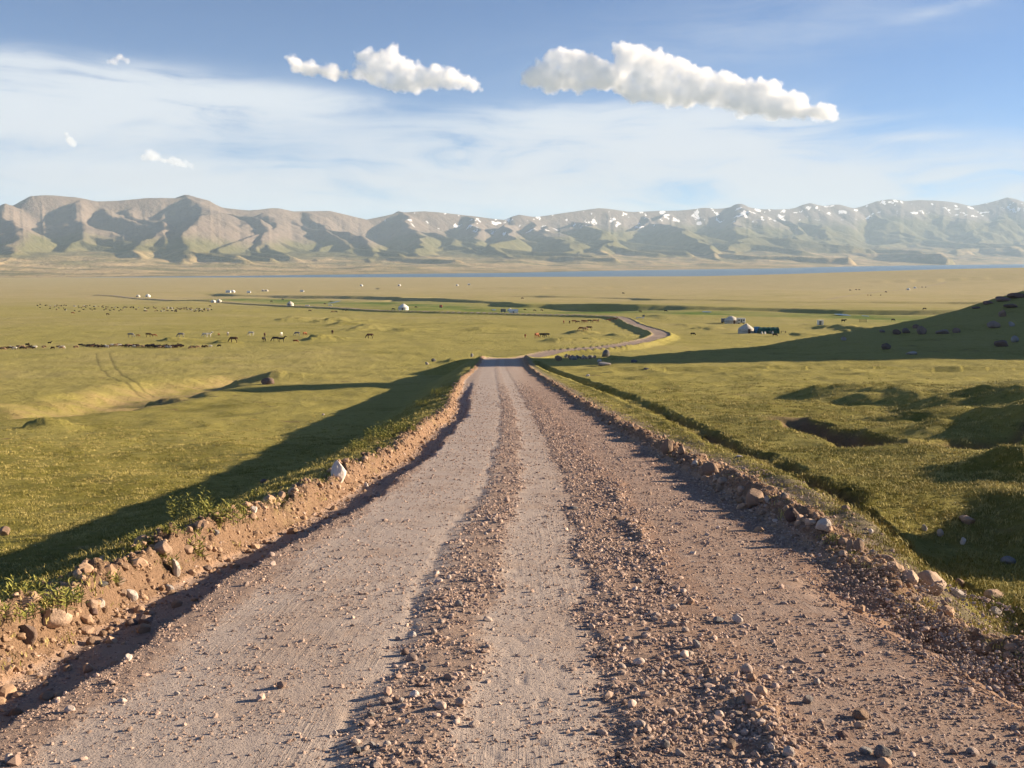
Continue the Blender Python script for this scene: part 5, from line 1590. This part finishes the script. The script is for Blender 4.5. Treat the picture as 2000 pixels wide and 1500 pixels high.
for (px, py), p, lab in zip(cab2, up(cab2), ('white sack in front of the green shelter, left one', 'white sack in front of the green shelter, middle one', 'small white sack in front of the green shelter, right one')):
    k = sz(p)
    o = link('sack', lathe([(0.001, -.02), (.30, 0), (.36, .25), (.30, .6), (.12, .75), (.16, .86), (.001, .88)], 12, amp=.15, bump_seed=px), M_FELT2, loc=p, label=lab, cat='sack', group='white sacks at the green shelter')
    o.scale = (1.0, 1.0, 1.1)
fy = [  # far yurts and tents: px, base py, width px, label, kind
 (788, 605.5, 20, 'lone off-white yurt with a pointed roof between the far track and the green flat', 'p'), (567, 597, 13, 'small white yurt in front of the green flat', 'p'),
 (428, 590.5, 10, 'white yurt at the left end of the far track, right one of two', 'p'), (417, 591, 9, 'greyish low yurt beside the white one at the left end of the track', 'd'),
 (289, 580, 9, 'white yurt alone far left', 'p'), (270, 580, 7, 'low grey yurt left of the white one far left', 'd'), (446, 571.5, 9, 'far white tent, left one of the far cluster', 't'), (455, 571, 8, 'far white yurt, right one of the far cluster', 'd'),
 (486, 572, 7, 'very small white tent between the far clusters', 't'), (514, 569, 6, 'far dome yurt, left of two', 'd'), (521, 569, 6, 'far dome yurt, right of two', 'd'), (590, 570, 7, 'tiny white tent far off behind the terrace', 't'),
 (706, 559, 6, 'tiny white yurt near the lake flats', 'd'), (780, 558.5, 6, 'tiny bright white yurt near the lake flats, right of another', 'd'), (893, 558, 5, 'tiny white speck of a yurt farthest toward the lake', 'd'),
 (916, 556.5, 5, 'tiny white tent farthest toward the lake', 't'), (1774, 566.5, 6, 'tiny white yurt on the faint track far right', 'd'), (1787, 563, 5, 'tiny pale yurt just above the faint track far right', 'd'),
 (1003, 611, 18, 'white ridge tent right of a blue-grey one in the middle camp', 'T'), (996, 608, 10, 'small white yurt behind the ridge tent', 'p')]
for (px, py, wpx, lab, kd), p in zip(fy, up([(f_[0], f_[1]) for f_ in fy])):
    k = sz(p)
    if kd in 'pd': yurt(p, wpx * k, lab, pointed=kd == 'p', white=rs.random() < .6, door_deg=rs.uniform(-110, -60))
    else: tent(p, wpx * k, wpx * k * (.42 if kd == 'T' else .5), wpx * k * .5, lab, M_FELT2)
P2 = up([(983, 610), (861, 601), (1250, 622.5), (1257, 621), (600, 597.5), (645, 597)])
wagon(P2[0], 10 * sz(P2[0]), 6.5 * sz(P2[0]), 'blue-grey trailer at the left of the middle camp', 'trailer', M_STEEL, True, 'trailer')
wagon(P2[1], 5 * sz(P2[1]), 5 * sz(P2[1]), 'small red trailer by the river flat', 'trailer', mat_plain('red_paint', (.35, .04, .03), .5), False, 'trailer')
root = link('road_sign', None, loc=P2[3], label='small dark square sign on two posts above the road bend', cat='sign')
k = sz(P2[3])
link('board', boxm(0, 0, 4.2 * k, 4.5 * k, .06, 3.6 * k, 0), M_STEEL, root)
for sx_ in (-1, 1): link('post', boxm(sx_ * 1.5 * k, .05, 1.6 * k, .1, .1, 4.6 * k, 0), M_STEEL, root)
def culvert(p, lab):
    root = link('barrier', None, loc=p, label=lab, cat='barrier')
    link('rail', boxm(0, 0, .62, 4.2, .25, .45, .04), M_WHITE, root)
    for sx_ in (-1.6, 1.6): link('post', boxm(sx_, 0, .2, .3, .3, .6, 0), M_WHITE, root)
culvert(P2[2], 'low white culvert barrier left of the small dark sign')
for p, lab in ((P2[4], 'low pale trough by the river flat, left one'), (P2[5], 'low pale trough by the river flat, right one')):
    root = link('trough', None, loc=p, label=lab, cat='trough'); link('basin', boxm(0, 0, .4, 3.2, .9, .6, .05), M_WHITE, root)
    for a_ in (-1.2, 1.2): link('foot', boxm(a_, 0, .05, .2, .7, .3, 0), M_STEEL, root)
# the fence of thin stakes right of the tethered cow
st = [(1646 + 33 + i * 2.2, 629.3) for i in range(7)]
root = link('stake_fence', None, loc=up([st[3]])[0], label='short row of thin wooden stakes on the green flat', cat='fence')
b0 = root.location
for p in up(st):
    link('stake', boxm(0, 0, .7, .12, .12, 1.9, 0), M_WOOD, root, loc=(p[0] - b0.x, p[1] - b0.y, p[2] - b0.z))

# open water of the little river
M_RIV = mat_water(); M_RIV.name = 'river_water'
for (px, py, wpx, dpx) in ((1380, 610, 28, 1.6), (1645, 617, 34, 2.0), (655, 592, 14, 2.0), (965, 605.5, 14, 1.6), (1690, 618, 16, 1.2)):
    (a0, a1, a2), (b0_, b1_, b2_) = up([(px, py + dpx)])[0], up([(px, py - dpx)])[0]
    cx, cy = (a0 + b0_) / 2, (a1 + b1_) / 2
    hw_ = wpx / 2 * cy / FPX * 0.6; hd = abs(b1_ - a1) / 2 * 0.5 + 1.5
    V = []; n_ = 28
    for i in range(n_):
        a_ = 2 * math.pi * i / n_
        rr_ = 1 + 0.25 * mnoise.noise(Vector((math.cos(a_) * 1.5 + px, math.sin(a_) * 1.5, 0)))
        V.append((cx + hw_ * rr_ * math.cos(a_), cy + hd * rr_ * math.sin(a_)))
    V = np.array(V)
    zc = float(np.max(gz_fn(V[:, 0], V[:, 1]))) + EYE + 0.06
    me = bpy.data.meshes.new('river_pool'); me.from_pydata([(a_, b_, zc) for a_, b_ in V], [], [tuple(range(n_))])
    link('river_pool', me, M_RIV, kind='structure')

# ------------------------------------------------------------------ cumulus clouds, solid clumps of scattering vapour
CD = 17000.0
def cloud_mat(dmax=0.0110):
    m = bpy.data.materials.new('cloud_vapour'); m.use_nodes = True
    t = NT(m.node_tree); t.n.clear()
    vs = t.node('ShaderNodeVolumeScatter')
    vs.inputs['Color'].default_value = (1, 1, 1, 1)
    vs.inputs['Anisotropy'].default_value = 0.0
    tc = t.node('ShaderNodeTexCoord').outputs['Object']
    n = t.noise(tc, 0.0085, 7, 0.64)
    d = t.math('ADD', t.attr('density'), t.math('MULTIPLY', t.math('SUBTRACT', n, 0.5), 3.4))
    t.put(vs.inputs['Density'], t.math('MULTIPLY', t.rng(d, 0.05, 1.2, 0.0, dmax, smooth=True), t.rng(t.attr('density'), 0.03, 0.30)))
    m.cycles.homogeneous_volume = False
    o = t.node('ShaderNodeOutputMaterial'); t.l.new(vs.outputs[0], o.inputs['Volume'])
    return m
M_CLOUD = cloud_mat()
M_THIN = cloud_mat(0.0045)
def vapour_nodes(voxel, amp, mat):
    ng = bpy.data.node_groups.new('vapour', 'GeometryNodeTree')
    ng.interface.new_socket('Geometry', in_out='INPUT', socket_type='NodeSocketGeometry')
    ng.interface.new_socket('Geometry', in_out='OUTPUT', socket_type='NodeSocketGeometry')
    gi = ng.nodes.new('NodeGroupInput'); go = ng.nodes.new('NodeGroupOutput')
    mv = ng.nodes.new('GeometryNodeMeshToVolume')
    mv.resolution_mode = 'VOXEL_SIZE'
    mv.inputs['Density'].default_value = 1.0
    mv.inputs['Voxel Size'].default_value = voxel * 1.1
    mv.inputs['Interior Band Width'].default_value = 80.0 * amp
    sm = ng.nodes.new('GeometryNodeSetMaterial'); sm.inputs['Material'].default_value = mat
    ng.links.new(gi.outputs[0], mv.inputs['Mesh']); ng.links.new(mv.outputs[0], sm.inputs[0]); ng.links.new(sm.outputs[0], go.inputs[0])
    return ng
def cloud(circles, label, seed, voxel=26.0, puffs=7):
    amp = min(1.0, max(c[2] for c in circles) / 16.0)
    r = random.Random(seed)
    k = CD / FPX
    bm = bmesh.new()
    cx = sum(c[0] for c in circles) / len(circles); cy = sum(c[1] for c in circles) / len(circles)
    def W(px, py, dy=0.0):
        d = CD + dy
        return Vector(((px - cx) * k, dy, (cy - py) * k))
    for (px, py, rad) in circles:
        c0 = W(px, py, r.uniform(-.4, .4) * rad * k)
        bmesh.ops.create_icosphere(bm, subdivisions=3, radius=rad * k, matrix=Matrix.Translation(c0) @ Matrix.Diagonal((1, 1.1, .9, 1)))
        for i in range(puffs):
            d = Vector((r.gauss(0, 1), r.gauss(0, 1), r.gauss(0.25, .9))).normalized()
            if d.z < -0.45: continue
            rr_ = rad * k * r.uniform(.22, .48)
            bmesh.ops.create_icosphere(bm, subdivisions=2, radius=rr_, matrix=Matrix.Translation(c0 + d * rad * k * .88))
    me = remeshed('cumulus_cloud', bm, voxel * 1.3, M_THIN if seed > 2 else M_CLOUD)
    n = len(me.vertices)
    co = np.empty(n * 3, np.float32); me.vertices.foreach_get('co', co); co = co.reshape(-1, 3)
    no = np.empty(n * 3, np.float32); me.vertex_normals.foreach_get('vector', no); no = no.reshape(-1, 3)
    off = Vector((seed * 7.7, 0, 0))
    out = co.copy()
    for i in range(n):
        v = Vector(co[i])
        d = 18 + amp * (70 * mnoise.noise(v / 230.0 + off) + 45 * mnoise.noise(v / 105.0 + off))
        out[i] += no[i] * d
    me.vertices.foreach_set('co', out.ravel())
    a_, e_ = px2ang(cx, cy)
    o = link('cumulus_cloud', me, loc=(CD * math.tan(math.radians(a_)), CD, EYE + (750 - cy - 245) * k * 1.0), label=label, cat='cloud')
    md = o.modifiers.new('vapour', 'NODES'); md.node_group = vapour_nodes(voxel, amp, M_THIN if seed > 2 else M_CLOUD)
    o.location.z = CD / math.cos(math.radians(a_)) * math.tan(math.radians(e_)) + EYE
    return o
def outline(top, bot, step, rmax, seed):
    r = random.Random(seed); out = []
    x = top[0][0]
    while x <= top[-1][0]:
        t_ = np.interp(x, [p[0] for p in top], [p[1] for p in top]); b_ = np.interp(x, [p[0] for p in bot], [p[1] for p in bot])
        h = max(b_ - t_, 4.0)
        rad = min(h * 0.5, rmax * r.uniform(.75, 1.15))
        y = t_ + rad
        while True:
            out.append((x + r.uniform(-.3, .3) * step, y, rad * r.uniform(.85, 1.0)))
            if y + rad >= b_ - 1: break
            y = min(y + rad * 1.15, b_ - rad)
            if abs(out[-1][1] - y) < 1.5: break
        x += step * r.uniform(.7, 1.2) * (0.6 + h / 90)
    return out
cloud(outline([(1050, 128), (1075, 108), (1095, 93), (1125, 93), (1165, 110), (1190, 110), (1200, 126), (1213, 98), (1226, 78), (1245, 84), (1262, 98), (1290, 102), (1330, 113), (1350, 122), (1385, 126), (1420, 144), (1450, 151), (1490, 149), (1520, 165), (1545, 173), (1568, 200), (1586, 202), (1600, 192), (1618, 206), (1640, 230)],
              [(1050, 178), (1100, 186), (1180, 182), (1200, 178), (1240, 203), (1300, 212), (1380, 213), (1430, 226), (1480, 230), (1500, 238), (1560, 232), (1600, 240), (1640, 235)], 15, 28, 11),
      'large bright white cumulus cloud on the right, sloping down to the right', 1, voxel=22.0, puffs=4)
cloud(outline([(566, 113), (580, 110), (600, 118), (640, 124), (680, 136), (697, 138), (706, 97), (725, 88), (740, 100), (765, 88), (775, 102), (800, 116), (825, 126), (845, 119), (860, 132), (875, 127), (888, 140), (905, 144), (925, 157), (942, 171)],
              [(566, 124), (582, 148), (610, 150), (640, 157), (690, 160), (704, 160), (716, 160), (735, 165), (765, 187), (800, 184), (850, 177), (900, 178), (942, 180)], 10, 17, 12),
      'white cumulus cloud left of centre with a wispy left arm', 2, voxel=17.0, puffs=4)
cloud([(212, 121, 5), (222, 119, 8), (234, 114, 9), (246, 121, 7), (230, 123, 6)], 'tiny lone white cloud high on the left', 3, voxel=14, puffs=3)
cloud([(285, 308, 7), (297, 303, 9), (308, 309, 10), (322, 314, 10), (336, 317, 9), (350, 320, 8), (364, 323, 8), (374, 325, 6)], 'small tattered white cloud low on the left above the long ridge', 4, voxel=14, puffs=3)
cloud([(131, 262, 5), (137, 272, 7), (142, 281, 6)], 'small upright puff of cloud low on the left', 5, voxel=14, puffs=3)
